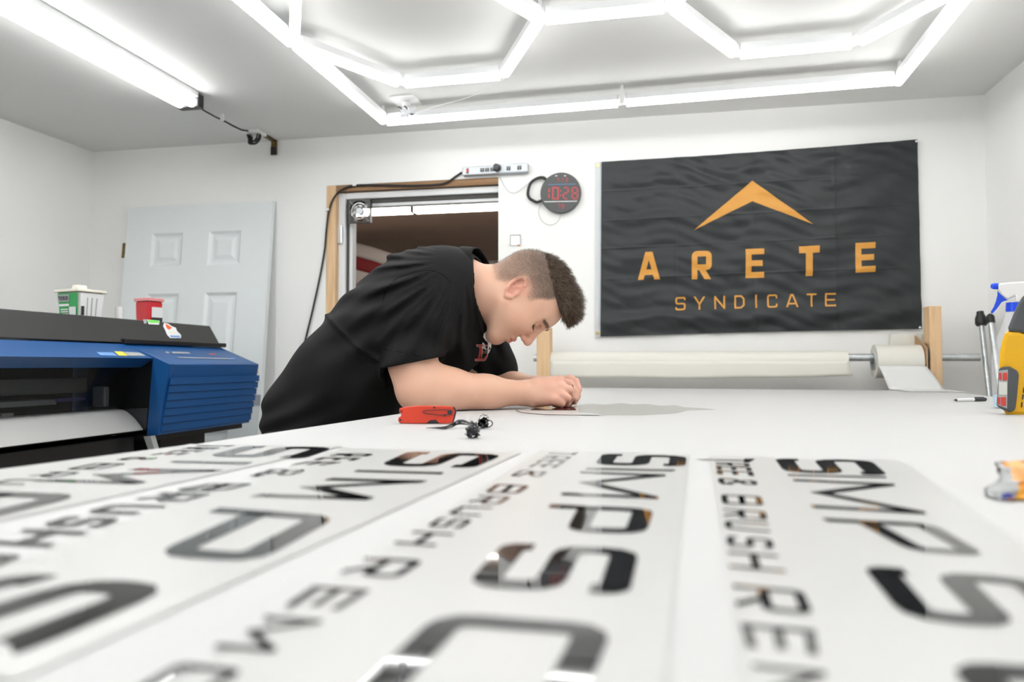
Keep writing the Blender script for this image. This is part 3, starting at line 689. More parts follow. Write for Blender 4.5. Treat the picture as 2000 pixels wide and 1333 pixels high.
# wedge-shaped inner edge of the end box
wq = [YP(300, 700, Yb), YP(331, 711, Yb), YP(311, 851, Yb), YP(298, 850, Yb)]
wi = [np.array([pb[0], Yb, pb[2]-.006]), np.array([pc_[0], Yb, pc_[2]]), np.array([pd[0], Yb, pd[2]]), np.array([pd[0]-.05, Yb, pd[2]]), np.array([hx_[0]-.004, Yb, hx_[2]-.004])]
obj('edge_trim', G().prism([wi[1], wi[2], wi[3], wi[4]], (0, .029, 0)).prism([wi[0], wi[1], wi[4]], (0, .029, 0)), M['pblue'], t)
obj('inner_panel', G().prism([wi[4]+np.array([-.002, .032, 0]), wi[3]+np.array([0, .032, 0]), np.array([pd[0]-.35, Yb+.032, pd[2]]), np.array([pb[0]-.2, Yb+.032, hx_[2]-.03])], (0, -.004, 0)), M['pblack'], t)
# louvres on the front of the end box
ft = pc_-np.array([0, 0, .055]); fb = pd+np.array([0, 0, .012])
for k in range(7):
    a = ft+(fb-ft)*(k/7); b = ft+(fb-ft)*((k+.93)/7)
    g = G().prism([a+np.array([-.002, 0, 0]), a+np.array([.003, 0, 0]), b+np.array([.008, 0, .004]), b+np.array([.008, 0, 0]), b+np.array([-.002, 0, 0])], (0, Yb-Ye+.012, 0))
    obj('louvre', g, M['pblue'], t)
obj('base_strip', G().box((pd[0]-.2, Yb, pd[2]-.022), (pd[0]-.01, Ye-.05, pd[2]-.001)), M['pblack'], t)
# window opening: back plate, rails, carriage parts, smoked window
wz0 = YP(240, 803, Yb)[2]; wx = hb[0]
wbx = YP(238, 797, Yb)[0]
obj('inner_back', G().box((wx-.34, Yn, wz0-.05), (wx-.33, Yb+.02, hb[2]+.03)), M['pblack'], t)
obj('beam', G().box((wx-.33, Yn, wz0+.075), (wx-.27, onX(188, 760, wx-.27)[1], wz0+.135)), M['pgrey'], t, bevel=.003)
obj('lower_rail', G().box((wx-.33, Yn, wz0+.035), (wx-.22, onX(110, 785, wx-.22)[1], wz0+.055)), M['alu'], t)
obj('encoder_strip', G().box((wx-.22, onX(112, 785, wx-.21)[1], wz0+.045), (wx-.205, onX(165, 785, wx-.21)[1], wz0+.058)), M['ppurple'], t)
obj('pinch_bracket', G().box((wx-.22, onX(192, 785, wx-.19)[1], wz0+.015), (wx-.16, onX(212, 785, wx-.19)[1], wz0+.10)), M['alu'], t, bevel=.006)
g = G()
for k in range(9): g.box((wx-.20, Yb-.5-.27*k, wz0-.002), (wx-.16, Yb-.45-.27*k, wz0+.018))
obj('pinch_roller', g, M['lgrey'], t)
obj('platen', G().box((wx-.33, Yn, wz0-.04), (YP(205, 800, Yb)[0], Yb+.0, wz0-.006)), M['pdark'], t)
obj('smoked_window', G().prism([(wx-.010, Yn, hb[2]-.002), (wx-.006, Yn, hb[2]-.002), (wbx+.004, Yn, wz0+.010), (wbx, Yn, wz0+.010)], (0, Yb-.03-Yn, 0)), M['pglass'], t)
# curved apron with the printed media
apx = [YP(200, 800, Yb), YP(240, 801, Yb), YP(258, 812, Yb), YP(270, 825, Yb), YP(281, 840, Yb)]
apx = smoothp(apx, 5); g = G()
g.grid(lambda u, v: np.array([np.interp(u, np.linspace(0, 1, len(apx)), [p[0] for p in apx]), Yn+(Yb-.005-Yn)*v, np.interp(u, np.linspace(0, 1, len(apx)), [p[2] for p in apx])]), 22, 3)
obj('media_sheet', g, M['pmedia'], t, smooth=True, solid=.003)
ap = [p-np.array([.006, 0, .004]) for p in apx]
ap = ap+[ap[-1]+np.array([-.12, 0, -.02]), np.array([ap[0][0]-.1, Yb, ap[-1][2]-.02]), np.array([ap[0][0]-.1, Yb, ap[0][2]-.01])]
obj('apron', G().prism(ap, (0, Yn-Yb+.006, 0)), M['pblack'], t)
a4 = apx[-1]
obj('side_cheek', G().prism([YP(245, 800, Yb)+np.array([0, .004, 0]), YP(287, 797, Yb)+np.array([0, .004, 0]), YP(285, 835, Yb)+np.array([0, .004, 0]), YP(281, 842, Yb)+np.array([0, .004, 0])], (0, .012, 0)), M['lblack'], t)
# beam under the apron, stand, take-up roll
obj('front_beam', G().box((a4[0]-.30, Yn, a4[2]-.135), (a4[0]-.035, Yb-.01, a4[2]-.025)), M['pblack'], t, bevel=.006)
g = G()
lgz = .06
for yy in (Yb+.02, Yn+.2):
    obj('stand_leg', G().box((a4[0]-.42, yy-.11, lgz), (a4[0]-.10, yy+.06, a4[2]-.13)), M['pblack'], t, bevel=.006)
    obj('stand_foot', G().box((a4[0]-.62, yy-.10, .03), (a4[0]+.10, yy+.05, .09)), M['pblack'], t, bevel=.006)
    for xx in (a4[0]-.56, a4[0]+.04): obj('castor', G().cyl((xx, yy-.04, .03), (xx, yy, .03), .03, 18), M['black'], t)
obj('ink_box', G().box((pd[0]-.30, Yb+.10, pd[2]-.16), (pd[0]-.06, Yb+.42, pd[2]-.023)), M['pblack'], t, bevel=.004)
sp = [YP(290, 852, Yb), YP(303, 851, Yb), YP(313, 885, Yb), YP(303, 890, Yb)]
obj('support_arm', G().prism(sp, (0, -.03, 0)), M['pgrey'], t)
tr_ = onX(60, 905, a4[0]-.03)
obj('takeup_tube', G().cyl((a4[0]-.06, Yn, a4[2]-.24), (a4[0]-.06, tr_[1]+.18, a4[2]-.24), .04, 28), M['lgrey'], t, smooth=True, auto=True)
obj('takeup_flange', G().cyl((a4[0]-.06, tr_[1]+.18, a4[2]-.24), (a4[0]-.06, tr_[1]+.24, a4[2]-.24), .052, 28).cyl((a4[0]-.06, tr_[1]+.24, a4[2]-.24), (a4[0]-.06, tr_[1]+.29, a4[2]-.24), .03, 20), M['pblack'], t)
obj('takeup_axle', G().cyl((a4[0]-.06, tr_[1]+.29, a4[2]-.24), (a4[0]-.06, Yb, a4[2]-.24), .014, 16), M['pblack'], t)
# stickers
n_h = np.cross(np.array([hx_[0]-pb[0], 0, hx_[2]-pb[2]+.006]), np.array([0, -1.0, 0])); n_h /= np.linalg.norm(n_h); n_h *= np.sign(n_h[2])
def on_plane(x, y, p0, n): d = ray(x, y); return CAM+d*(np.dot(p0-CAM, n)/np.dot(d, n))
def stick(pts, p0, n, m, nm, lift=.0012, par=None): 
    g = G(); q = [on_plane(x, y, p0, n)+n*lift for x, y in pts]; g.prism(q, n*.0006); return obj(nm, g, m, par)
hp = np.array([pb[0], 0, pb[2]-.006])
stick([(188, 689), (220, 689.5), (229, 696), (196, 695)], hp, n_h, M['lblue'], 'blue_label', par=t)
stick([(223, 687.5), (238, 688), (250, 696), (232, 695.5)], hp, n_h, M['yel'], 'yellow_label', par=t)
stick([(240, 688.5), (272, 690), (284, 696), (252, 696)], hp, n_h, M['lgrey'], 'warning_label', par=t)
n_b = np.cross(pc_-np.array([pb[0], Ye, pb[2]-.006]), np.array([0, -1.0, 0])); n_b /= np.linalg.norm(n_b); n_b *= np.sign(n_b[2])
stick([(345, 698.5), (450, 701), (452, 702.5), (348, 700)], pc_, n_b, M['lgrey'], 'light_bar', par=t)
stick([(450, 700), (457, 700.3), (459, 702.6), (452, 702.4)], pc_, n_b, M['lblue'], 'status_lamp', par=t)
stick([(322, 688), (328, 688), (332, 691), (325, 691)], pc_, n_b, M['alu'], 'badge', par=t)
stick([(335, 688), (368, 689), (372, 692), (338, 691.4)], pc_, n_b, M['alu'], 'badge', par=t)
stick([(408, 692), (421, 692.4), (422, 693.6), (409, 693.2)], pc_, n_b, M['orl'], 'badge', par=t)
n_c = np.cross(pb-pa, np.array([0, -1.0, 0])); n_c /= np.linalg.norm(n_c); n_c *= np.sign(n_c[0])
stick([(287, 625), (311, 627), (310, 635), (290, 634)], pa, n_c, M['lwhite'], 'green_sticker', .0012, t)
stick([(288, 625.4), (310, 627.4), (309, 632), (290, 631)], pa, n_c, M['lgreen'], 'green_sticker', .002, t)
stick([(279, 624.5), (286, 625), (286, 632), (281, 633)], pa, n_c, M['lgrey'], 'round_sticker', .0012, t)
stick([(320, 631), (328, 633), (335, 638), (343, 641), (345, 647), (353, 655), (353, 661), (332, 661), (326, 655), (322, 645), (318, 638)], pa, n_c, M['lwhite'], 'white_sticker', .0012, t)
stick([(322, 633), (328, 636), (335, 641), (330, 645), (325, 642)], pa, n_c, M['orl'], 'sticker_print', .002, t)
stick([(331, 656), (350, 656.5), (351, 660), (333, 659.5)], pa, n_c, M['lblue'], 'sticker_print', .002, t)
stick([(329, 648), (342, 648.5), (344, 652), (330, 652)], pa, n_c, M['lidc'], 'sticker_print', .002, t)

# items on the back ledge of the printer
pz = pa[2]-.0445
def item(x, y, back_): X = pa[0]-back_; d = ray(x, y); p = CAM+d*(X/d[0]); return p
# tub with lid
c0 = item(157, 600, .25); sc = np.dot(c0-CAM, Fv)/FPX; zc0 = pz
t2 = thing('plastic_tub', 'frosted plastic wipes tub with green label standing on the printer', 'tub', (c0[0], c0[1], pz))
yaw_t = math.radians(-12)
Rt = np.array([[math.cos(yaw_t), -math.sin(yaw_t), 0], [math.sin(yaw_t), math.cos(yaw_t), 0], [0, 0, 1]])
hT = CAM[2]+(712-573)*sc-pz; wt, wb = 27.5*sc, 22*sc
def tp(x, y, z, e=0): k = wb+(wt-wb)*z/hT+e; return Rt @ np.array([x*k*1.15, y*k, 0])+np.array([c0[0], c0[1], pz+z])
obj('body', G().hexa([tp(-1, -1, 0), tp(1, -1, 0), tp(1, 1, 0), tp(-1, 1, 0), tp(-1, -1, hT), tp(1, -1, hT), tp(1, 1, hT), tp(-1, 1, hT)]), M['tub'], t2, bevel=.008)
hl = hT*.02
obj('lid', G().hexa([tp(-1.12, -1.12, hT), tp(1.12, -1.12, hT), tp(1.12, 1.12, hT), tp(-1.12, 1.12, hT), tp(-1.1, -1.1, hT+.012), tp(1.1, -1.1, hT+.012), tp(1.1, 1.1, hT+.012), tp(-1.1, 1.1, hT+.012)]).hexa([tp(-.4, -.4, hT+.012), tp(.2, -.4, hT+.012), tp(.2, .4, hT+.012), tp(-.4, .4, hT+.012), tp(-.3, -.35, hT+.035), tp(.15, -.35, hT+.035), tp(.15, .35, hT+.035), tp(-.3, .35, hT+.035)]), M['lidc'], t2, bevel=.003)
def lab(face, u0, u1, v0, v1, m, e, nm, par):    # label patch on a tub side
    def f(u, v): s = -1+2*u; z = hT*v; return tp(s, -1, z, e) if face == 0 else tp(1, s, z, e)
    def off(p): n = Rt @ (np.array([0, -1, 0]) if face == 0 else np.array([1, 0, 0])); return p+n*e
    q = [off(f(u0, v0)), off(f(u1, v0)), off(f(u1, v1)), off(f(u0, v1))]; return obj(nm, G().add(q, [(0, 1, 2, 3)]), m, par, solid=.0008)
L1 = lab(0, .1, .97, .1, .97, M['green'], .002, 'green_label', t2)
L2 = lab(1, .05, .95, .1, .97, M['lwhite'], .002, 'white_label', t2)
lab(0, .12, .62, .74, .93, M['lgrey'], .0035, 'brand_panel', t2)
lab(0, .60, .90, .38, .60, M['lwhite'], .0035, 'info_panel', t2)
lab(0, .12, .95, .1, .34, M['lgrey'], .0035, 'picture_panel', t2)
for k in range(3): lab(0, .22, .55, .40+.06*k, .43+.06*k, M['lwhite'], .0035, 'text_line', t2)
lab(0, .16, .60, .62, .68, M['lwhite'], .0035, 'text_line', t2)
for i, c in enumerate('TEKO' if False else 'YEKO'):
    pass
lab(1, .08, .2, .38, .62, M['lblack'], .0035, 'bar_code', t2)
for k in range(3): lab(1, .3+.18*k, .33+.18*k, .35, .85, M['lgrey'], .0035, 'text_line', t2)
# dark wordmark on the label (four short letters)
def face0(u, v, e): n = Rt @ np.array([0, -1, 0]); return tp(-1+2*u, -1, hT*v, e)+n*e
for i, c in enumerate('TEKO'):
    u0 = .17+i*.105; qd = [face0(u0, .785, .0045), face0(u0+.085, .785, .0045), face0(u0+.085, .885, .0045), face0(u0, .885, .0045)]
    g = G(); glyph_on_quad(g, c, qd, .8, .2, np.zeros(3)); obj('letter', g, M['lblack'], t2, solid=.0005)
# red sharps container
c0 = item(291, 610, .22); sc = np.dot(c0-CAM, Fv)/FPX; hT = CAM[2]+(712-590)*sc-pz; wt, wb = 16.5*sc, 15*sc; yaw_t = math.radians(-14)
Rt = np.array([[math.cos(yaw_t), -math.sin(yaw_t), 0], [math.sin(yaw_t), math.cos(yaw_t), 0], [0, 0, 1]])
t2 = thing('sharps_container', 'square red sharps container with pink lid standing on the printer', 'container', (c0[0], c0[1], pz))
obj('body', G().hexa([tp(-1, -1, 0), tp(1, -1, 0), tp(1, 1, 0), tp(-1, 1, 0), tp(-1, -1, hT), tp(1, -1, hT), tp(1, 1, hT), tp(-1, 1, hT)]), M['redp'], t2, bevel=.008)
obj('lid', G().hexa([tp(-1.1, -1.1, hT), tp(1.1, -1.1, hT), tp(1.1, 1.1, hT), tp(-1.1, 1.1, hT), tp(-1.1, -1.1, hT+.016), tp(1.1, -1.1, hT+.016), tp(1.1, 1.1, hT+.016), tp(-1.1, 1.1, hT+.016)]), M['pinkp'], t2, bevel=.003)
lab(1, .2, .95, .5, .82, M['lwhite'], .002, 'white_label', t2); lab(1, .2, .95, .36, .5, M['lblack'], .002, 'black_label', t2); lab(1, .2, .8, .08, .36, M['orl'], .002, 'orange_label', t2)
# little white cup
c0 = item(233, 608, .2); sc = np.dot(c0-CAM, Fv)/FPX; hT = CAM[2]+(712-600)*sc-pz
tag(obj('small_cup', G().cyl((c0[0], c0[1], pz), (c0[0], c0[1], pz+hT), 7*sc, 24, r2=8*sc), M['whitep'], smooth=True, auto=True), 'small white cup on the printer between the tub and the red container', 'cup')
# ================================================================ work table
FL_ = onZ(1118, 757.6, TZ); FR_ = onZ(1828, 762, TZ)
L2_ = onZ(0, 925, TZ); ld = (FL_-L2_)/(FL_[1]-L2_[1])
ld = np.array([.0765, 1, 0]); xl = -.70-.0765*.694
def tedge(y): return np.array([xl+ld[0]*y, y, TZ])
nr = np.array([1, -.0765, 0]); nr /= np.linalg.norm(nr)
tw = (FR_[0]-tedge(FL_[1])[0])/nr[0]
yf = 3.80; NB = -.55
c_fl = tedge(yf); c_fr = c_fl+nr*tw; c_nl = tedge(NB); c_nr = c_nl+nr*tw
tb = thing('work_table', 'big white covered work table filling the foreground', 'table', ((c_fl[0]+c_nr[0])/2, 1.6, 0))
dn = np.array([0, 0, -1.0])
g = G(); NU, NV = 40, 60
obj('tabletop', G().hexa([c_nl+dn*.045, c_nr+dn*.045, c_fr+dn*.045, c_fl+dn*.045, c_nl+dn*.003, c_nr+dn*.003, c_fr+dn*.003, c_fl+dn*.003]), M['tside'], tb)
def tp2(u, v): return c_nl+(c_nr-c_nl)*u+(c_fl-c_nl)*v
obj('cover_sheet', G().hexa([p+dn*.0028 for p in (c_nl, c_nr, c_fr, c_fl)]+[c_nl, c_nr, c_fr, c_fl]), M['table'], tb)
for u, v in ((.08, .05), (.92, .05), (.08, .95), (.92, .95), (.08, .5), (.92, .5)):
    p = tp2(u, v); obj('leg', G().box((p[0]-.045, p[1]-.045, 0), (p[0]+.045, p[1]+.045, TZ-.046)), M['wood'], tb, bevel=.004)
obj('apron', G().hexa([tp2(u, v)+dn*.15 for u, v in ((.05, .035), (.95, .035), (.95, .055), (.05, .055))]+[tp2(u, v)+dn*.046 for u, v in ((.05, .035), (.95, .035), (.95, .055), (.05, .055))]), M['wood'], tb)
obj('apron', G().hexa([tp2(u, v)+dn*.15 for u, v in ((.05, .945), (.95, .945), (.95, .965), (.05, .965))]+[tp2(u, v)+dn*.046 for u, v in ((.05, .945), (.95, .945), (.95, .965), (.05, .965))]), M['wood'], tb)

# ---------------------------------------------------------------- lettered vinyl sheets
def tq(pts, lift=0): return [onZ(x, y, TZ+lift) for x, y in pts]
def railx(r, y):
    ys = [p[0] for p in r]; xs = [p[1] for p in r]; return float(np.interp(y, ys, xs)) if ys[0] <= y <= ys[-1] else xs[-1]+(xs[-1]-xs[-2])/(ys[-1]-ys[-2])*(y-ys[-1])
GT = .19
def big(par, ch, FLp, FRp, NLp, NRp):
    q = tq([FLp, NLp, NRp, FRp], .0014)          # glyph x runs towards the camera, glyph y to the right
    L = .5*(np.linalg.norm(q[1]-q[0])+np.linalg.norm(q[2]-q[3])); H = .5*(np.linalg.norm(q[3]-q[0])+np.linalg.norm(q[2]-q[1]))
    w_ = L/H
    g = G(); r = .16
    if ch == 'I': g.add(q, [(0, 1, 2, 3)])
    else: glyph_on_quad(g, ch, q, w_, GT if ch != 'M' else .15, np.zeros(3), r)
    o = obj('letter', g, M['vinyl'], par); me = o.data
    return o
def small(par, rl, rr, letters):
    for ch, ya, yb, da, db in letters:
        q = tq([(railx(rl, ya), ya), (railx(rl, yb), yb), (railx(rr, yb+db), yb+db), (railx(rr, ya+da), ya+da)], .0014)
        L = .5*(np.linalg.norm(q[1]-q[0])+np.linalg.norm(q[2]-q[3])); H = .5*(np.linalg.norm(q[3]-q[0])+np.linalg.norm(q[2]-q[1]))
        g = G(); glyph_on_quad(g, ch, q, max(L/H, .3), .15, np.zeros(3), .12)
        obj('small_letter', g, M['vinyl'], par)
def sheet(label, pts):
    q = tq(pts, .0009); c = sum(q)/4
    t = thing('lettering_sheet', label, 'vinyl sheet', (c[0], c[1], TZ), 'cut vinyl lettering sheets on the table')
    g = G()
    def f(u, v):
        p = bil(q, u, v); e = min(u, 1-u); lift = .0035*max(0, 1-e/.05)**2*(.5+.5*math.sin(9*v+len(label))); return p+np.array([0, 0, lift*(1 if u > .5 else .3)])
    g.grid(f, 40, 30); obj('transfer_tape', g, M['sheet'], t, smooth=True); return t
# sheet A (right)
t = sheet('cut vinyl lettering sheet nearest the orange wrapper, right half of the foreground', [(1386, 892), (1480, 1460), (2560, 1470), (1765, 900)])
big(t, 'S', (1513, 896), (1700, 899), (1532, 922), (1735, 929))
big(t, 'I', (1538, 927), (1728, 931), (1541, 929.5), (1733, 934))
big(t, 'M', (1548, 936), (1745, 945), (1587, 992), (1812, 1005))
big(t, 'P', (1604, 1012), (1822, 1023), (1722, 1072), (1932, 1087))
big(t, 'S', (1683, 1104), (2030, 1132), (1768, 1209), (2170, 1244))
big(t, 'O', (1833, 1288), (2300, 1322), (1985, 1430), (2560, 1475))
rl = [(895, 1396), (985, 1411), (1065, 1421), (1108, 1425), (1143, 1432), (1215, 1444), (1262, 1459), (1333, 1478), (1400, 1500)]
rr = [(899, 1460), (945, 1480), (970, 1486), (990, 1493), (1068, 1511), (1116, 1533), (1152, 1568), (1200, 1588), (1275, 1597), (1345, 1625), (1420, 1650)]
small(t, rl, rr, [('T', 894.5, 901, 2, 3), ('R', 903, 909, 3, 3), ('E', 911, 917, 3, 3), ('E', 919, 926, 3, 4), ('&', 934, 946, 4, 4), ('B', 966, 984, 4, 4), ('R', 994, 1010, 5, 6),
    ('U', 1017, 1032, 6, 8), ('S', 1047, 1066, 7, 6), ('H', 1077, 1108, 8, 10), ('R', 1142, 1188, 12, 12), ('E', 1217, 1264, 14, 14), ('M', 1296, 1400, 16, 20)])
# sheet B (middle)
t = sheet('cut vinyl lettering sheet in the middle, straight below the hands', [(1056, 879), (180, 1440), (1285, 1450), (1346, 889)])
big(t, 'S', (1178, 886.5), (1341, 891), (1160, 908), (1339, 911))
big(t, 'I', (1148, 914), (1320, 918), (1141, 917), (1316, 920.5))
big(t, 'M', (1135, 921), (1300, 927), (1094, 967), (1285, 975))
big(t, 'P', (1075, 985), (1278, 994), (1043, 1036), (1261, 1043))
big(t, 'S', (985, 1060), (1249, 1073), (905, 1145), (1229, 1162))
big(t, 'O', (858, 1196), (1199, 1221), (640, 1400), (1112, 1430))
rl = [(883, 1076), (910, 1036), (923, 1004), (946, 968), (960, 950), (990, 900), (1012, 858), (1028, 834), (1038, 808), (1062, 766), (1089, 716), (1121, 660), (1144, 612), (1180, 560), (1200, 525), (1265, 415), (1295, 350), (1380, 200)]
rr = [(884, 1130), (912, 1088), (924, 1064), (950, 1034), (962, 1016), (990, 966), (1006, 940), (1018, 921), (1030, 902), (1044, 886), (1064, 852), (1095, 829), (1128, 780), (1154, 722), (1190, 663), (1210, 635), (1275, 530), (1310, 475), (1400, 330)]
small(t, rl, rr, [('T', 883, 888, 1, 1), ('R', 890, 896, 2, 2), ('E', 898, 904, 2, 2), ('E', 906, 912, 2, 2), ('&', 918, 930, 2, 2), ('B', 946, 962, 3, 3), ('R', 968, 982, 3, 3), ('U', 989, 1004, 3, 4),
    ('S', 1012, 1028, 4, 4), ('H', 1038, 1061, 5, 6), ('R', 1089, 1121, 6, 8), ('E', 1144, 1182, 9, 9), ('M', 1202, 1264, 10, 10), ('O', 1294, 1378, 14, 16)])
# sheet C (left of middle)
t = sheet('cut vinyl lettering sheet below the red knife, big dark P at its centre', [(668, 876), (-420, 1250), (30, 1330), (1020, 884)])
big(t, 'S', (798, 882), (984, 888), (738, 910), (925, 914))
big(t, 'I', (698, 918.5), (868, 923), (690, 921.5), (861, 926.5))
big(t, 'M', (650, 934), (836, 939), (488, 970), (715, 977))
big(t, 'P', (430, 991), (662, 1008), (212, 1080), (500, 1098))
big(t, 'S', (45, 1119), (352, 1143), (-400, 1225), (-30, 1306))
rl = [(881, 678), (902, 600), (910, 555), (935, 462), (955, 345), (980, 240), (1007, 138), (1030, 60), (1062, -40), (1100, -150)]
rr = [(881, 752), (900, 690), (908, 632), (933, 556), (955, 452), (980, 358), (1007, 250), (1035, 182), (1068, 90), (1110, -10)]
small(t, rl, rr, [('T', 879, 883, 1, 1), ('R', 886, 891, 1, 1), ('E', 894, 899, 1, 1), ('E', 902, 908, 1, 1), ('&', 916, 930, 1, 1), ('B', 944, 957, 1, 2), ('R', 962, 976, 2, 2), ('U', 985, 1000, 2, 3), ('S', 1008, 1025, 4, 4), ('H', 1033, 1060, 5, 6), ('R', 1080, 1108, 4, 4)])
# sheet D (far left)
t = sheet('cut vinyl lettering sheet along the left table edge, nearest the printer', [(372, 868.5), (-560, 990), (-260, 1075), (672, 872)])
big(t, 'S', (480, 871), (655, 874), (398, 892), (592, 895))
big(t, 'I', (340, 900), (494, 903), (330, 903.5), (480, 907.5))
big(t, 'M', (274, 915), (438, 918), (60, 940), (262, 946))
big(t, 'P', (-50, 958), (168, 966), (-320, 1005), (-70, 1026))
rl = [(869, 392), (880, 340), (888, 300), (896, 235), (922, 100), (940, 0), (960, -90)]
rr = [(869, 466), (880, 405), (888, 360), (896, 300), (916, 200), (935, 95), (955, 10)]
small(t, rl, rr, [('T', 869.5, 872, .5, .5), ('R', 874, 877.5, .5, .5), ('E', 880, 883, .5, .5), ('E', 885, 889, .5, .5), ('&', 893, 899, .5, .5), ('B', 905, 917, 1, 1), ('R', 922, 931, 1, 1), ('U', 936, 946, 1, 1)])

# ================================================================ rolls and posts at the far end
YR = 3.84
ptop_r = onY(1843, 597, YR); 
def post(x0, x1, ytop, Y, lb, kx, bot=0):
    a = onY(x0, ytop, Y); b = onY(x1, ytop, Y)
    th_ = .089
    tag(obj('wooden_post', G().box((a[0], Y, bot), (b[0], Y+th_, a[2])), M['wood'], bevel=.003), lb, 'post'); return a, b
yP = yf+.012
pr = post(1815, 1839, 598, yP, 'tall pine post carrying the pipe beside the small paper roll', 1)
pl2 = post(1048, 1074, 640, yP, 'pine post carrying the pipe behind the head of the person', 1)
py = yP+.045; pz_ = onY(1400, 700, py)[2]
pxl = onY(1037, 703, py)[0]; pxr = onY(1929, 697, py)[0]
# two stub pipes and one middle run: the pipe rests in front of the posts, carried on them
py = yP-.030; pz_ = onY(1400, 699, py)[2]
pxl = onY(1037, 703, py)[0]; pxr = onY(1929, 697, py)[0]; pxr = min(pxr, RX-.01)
tag(obj('steel_pipe', G().cyl((pxl, py+.09, pz_), (pxr, py+.09, pz_), .0175, 20), M['steel'], smooth=True, auto=True), 'galvanised steel pipe running across the posts through the paper rolls', 'pipe')
py += .09
def hanging(x0, x1, ytop, ybot, r, nm, lb, m, Y):
    a = onY(x0, ytop, Y); b = onY(x1, ytop, Y); return a, b
# long roll
xa = onY(1073.5, 700, py-.05)[0]; xb = onY(1658, 700, py-.05)[0]; rr_ = .0535
zr = pz_-.0205
g = G(); t = thing('long_paper_roll', 'long cream paper roll hanging on the steel pipe behind the table', 'paper roll', ((xa+xb)/2, py, zr-rr_))
n = 44
def lr(u, v):
    x = xa+(xb-xa)*u; an = 2*math.pi*v
    r = rr_+.0006*math.sin(7*u+3*an)
    return np.array([x, py+r*math.cos(an), zr+r*math.sin(an)])
g.grid(lr, 30, 40); obj('wound_paper', g, M['paper'], t, smooth=True)
g = G().ring((xa, py, zr), (1, 0, 0), rr_, .0385, .004, 36); obj('roll_end', g, M['paper'], t)
g = G().ring((xb-.004, py, zr), (1, 0, 0), rr_, .0385, .004, 36); obj('roll_end', g, M['paper'], t)
def flap(u, v):
    x = xa+(xb-xa)*u+.016*v*u; dz = (.012*math.sin(2.9*u+.1)-.010*u+.0015*math.sin(17*u))
    return np.array([x, py-rr_-.0012-.003*math.sin(2*v), zr+.004-(.078+dz)*v])
g = G(); g.grid(flap, 50, 6); obj('loose_edge', g, M['paper'], t, smooth=True, solid=.0006)
# short roll
xa2 = onY(1712, 700, py-.05)[0]; xb2 = onY(1803, 700, py-.05)[0]; r2 = .078; zr2 = pz_-.019
t = thing('short_paper_roll', 'short white paper roll on the pipe with its sheet running down to the table', 'paper roll', ((xa2+xb2)/2, py, zr2-r2))
g = G().cyl((xa2, py, zr2), (xb2, py, zr2), r2, 44)
g = G(); g.grid(lambda u, v: np.array([xa2+(xb2-xa2)*u, py+r2*math.cos(2*math.pi*v), zr2+r2*math.sin(2*math.pi*v)]), 6, 48); obj('wound_paper', g, M['paper'], t, smooth=True)
obj('roll_end', G().ring((xa2, py, zr2), (1, 0, 0), r2, .0405, .004, 40), M['paper'], t)
obj('roll_end', G().ring((xb2-.004, py, zr2), (1, 0, 0), r2, .0405, .004, 40), M['paper'], t)
obj('core_tube', G().ring((xa2-.006, py, zr2), (1, 0, 0), .0415, .037, .05, 36), M['lgrey'], t)
def run(u, v):
    # sheet leaves the roll front and lands on the table
    y0 = py-r2; z0 = zr2-.02; y1 = yf-.30; z1 = TZ+.004
    x = xa2+(xb2-xa2)*u
    if v < .5:
        s = v/.5; y = y0+(yf-.06-y0)*s; z = z0+(z1-z0)*(s**1.2)
        x += s*(.030+.030*u)
    else:
        s = (v-.5)/.5; y = yf-.06+(y1-yf+.06)*s; z = z1-.002*s; x += .030+.030*u+.02*s
    return np.array([x, y, z])
g = G(); g.grid(run, 12, 26); obj('unrolled_sheet', g, M['paperw'], t, smooth=True, solid=.0006)
# cardboard plate and black flange
xc = onY(1812, 700, py)[0]-.020
q = [onY(1787, 663, py-.08), onY(1813, 680, py-.1), onY(1812, 742, py-.10), onY(1806, 735, py-.10)]
cbx = xb2+.005
def cb(y, z): return np.array([cbx, y, z])
tag(obj('cardboard_plate', G().prism([cb(py-.082, pz_+.045), cb(py+.09, pz_+.105), cb(py+.09, pz_-.085), cb(py-.082, pz_-.105)], (.006, 0, 0)), M['card'], None), 'square cardboard plate between the short paper roll and the post', 'cardboard')
tag(obj('pipe_flange', G().ring((cbx+.0075, py, pz_), (1, 0, 0), .062, .0195, .012, 36), M['black'], None), 'round black flange on the pipe beside the cardboard plate', 'flange')
# roll standing behind
a = onY(1748, 650, WY-.13); b = onY(1812, 650, WY-.13); zt = onY(1780, 652, WY-.13)[2]; rr3 = .055
ex_ = (a[0]+b[0])/2
tag(obj('paper_bundle', G().prism([(ex_+.084*math.cos(k*math.pi/20), WY-.046+.044*math.sin(k*math.pi/20), 0) for k in range(40)], (.010, 0, zt)), M['paper'], smooth=True, auto=True), 'flattened cream paper bundle standing against the wall behind the right post', 'paper')
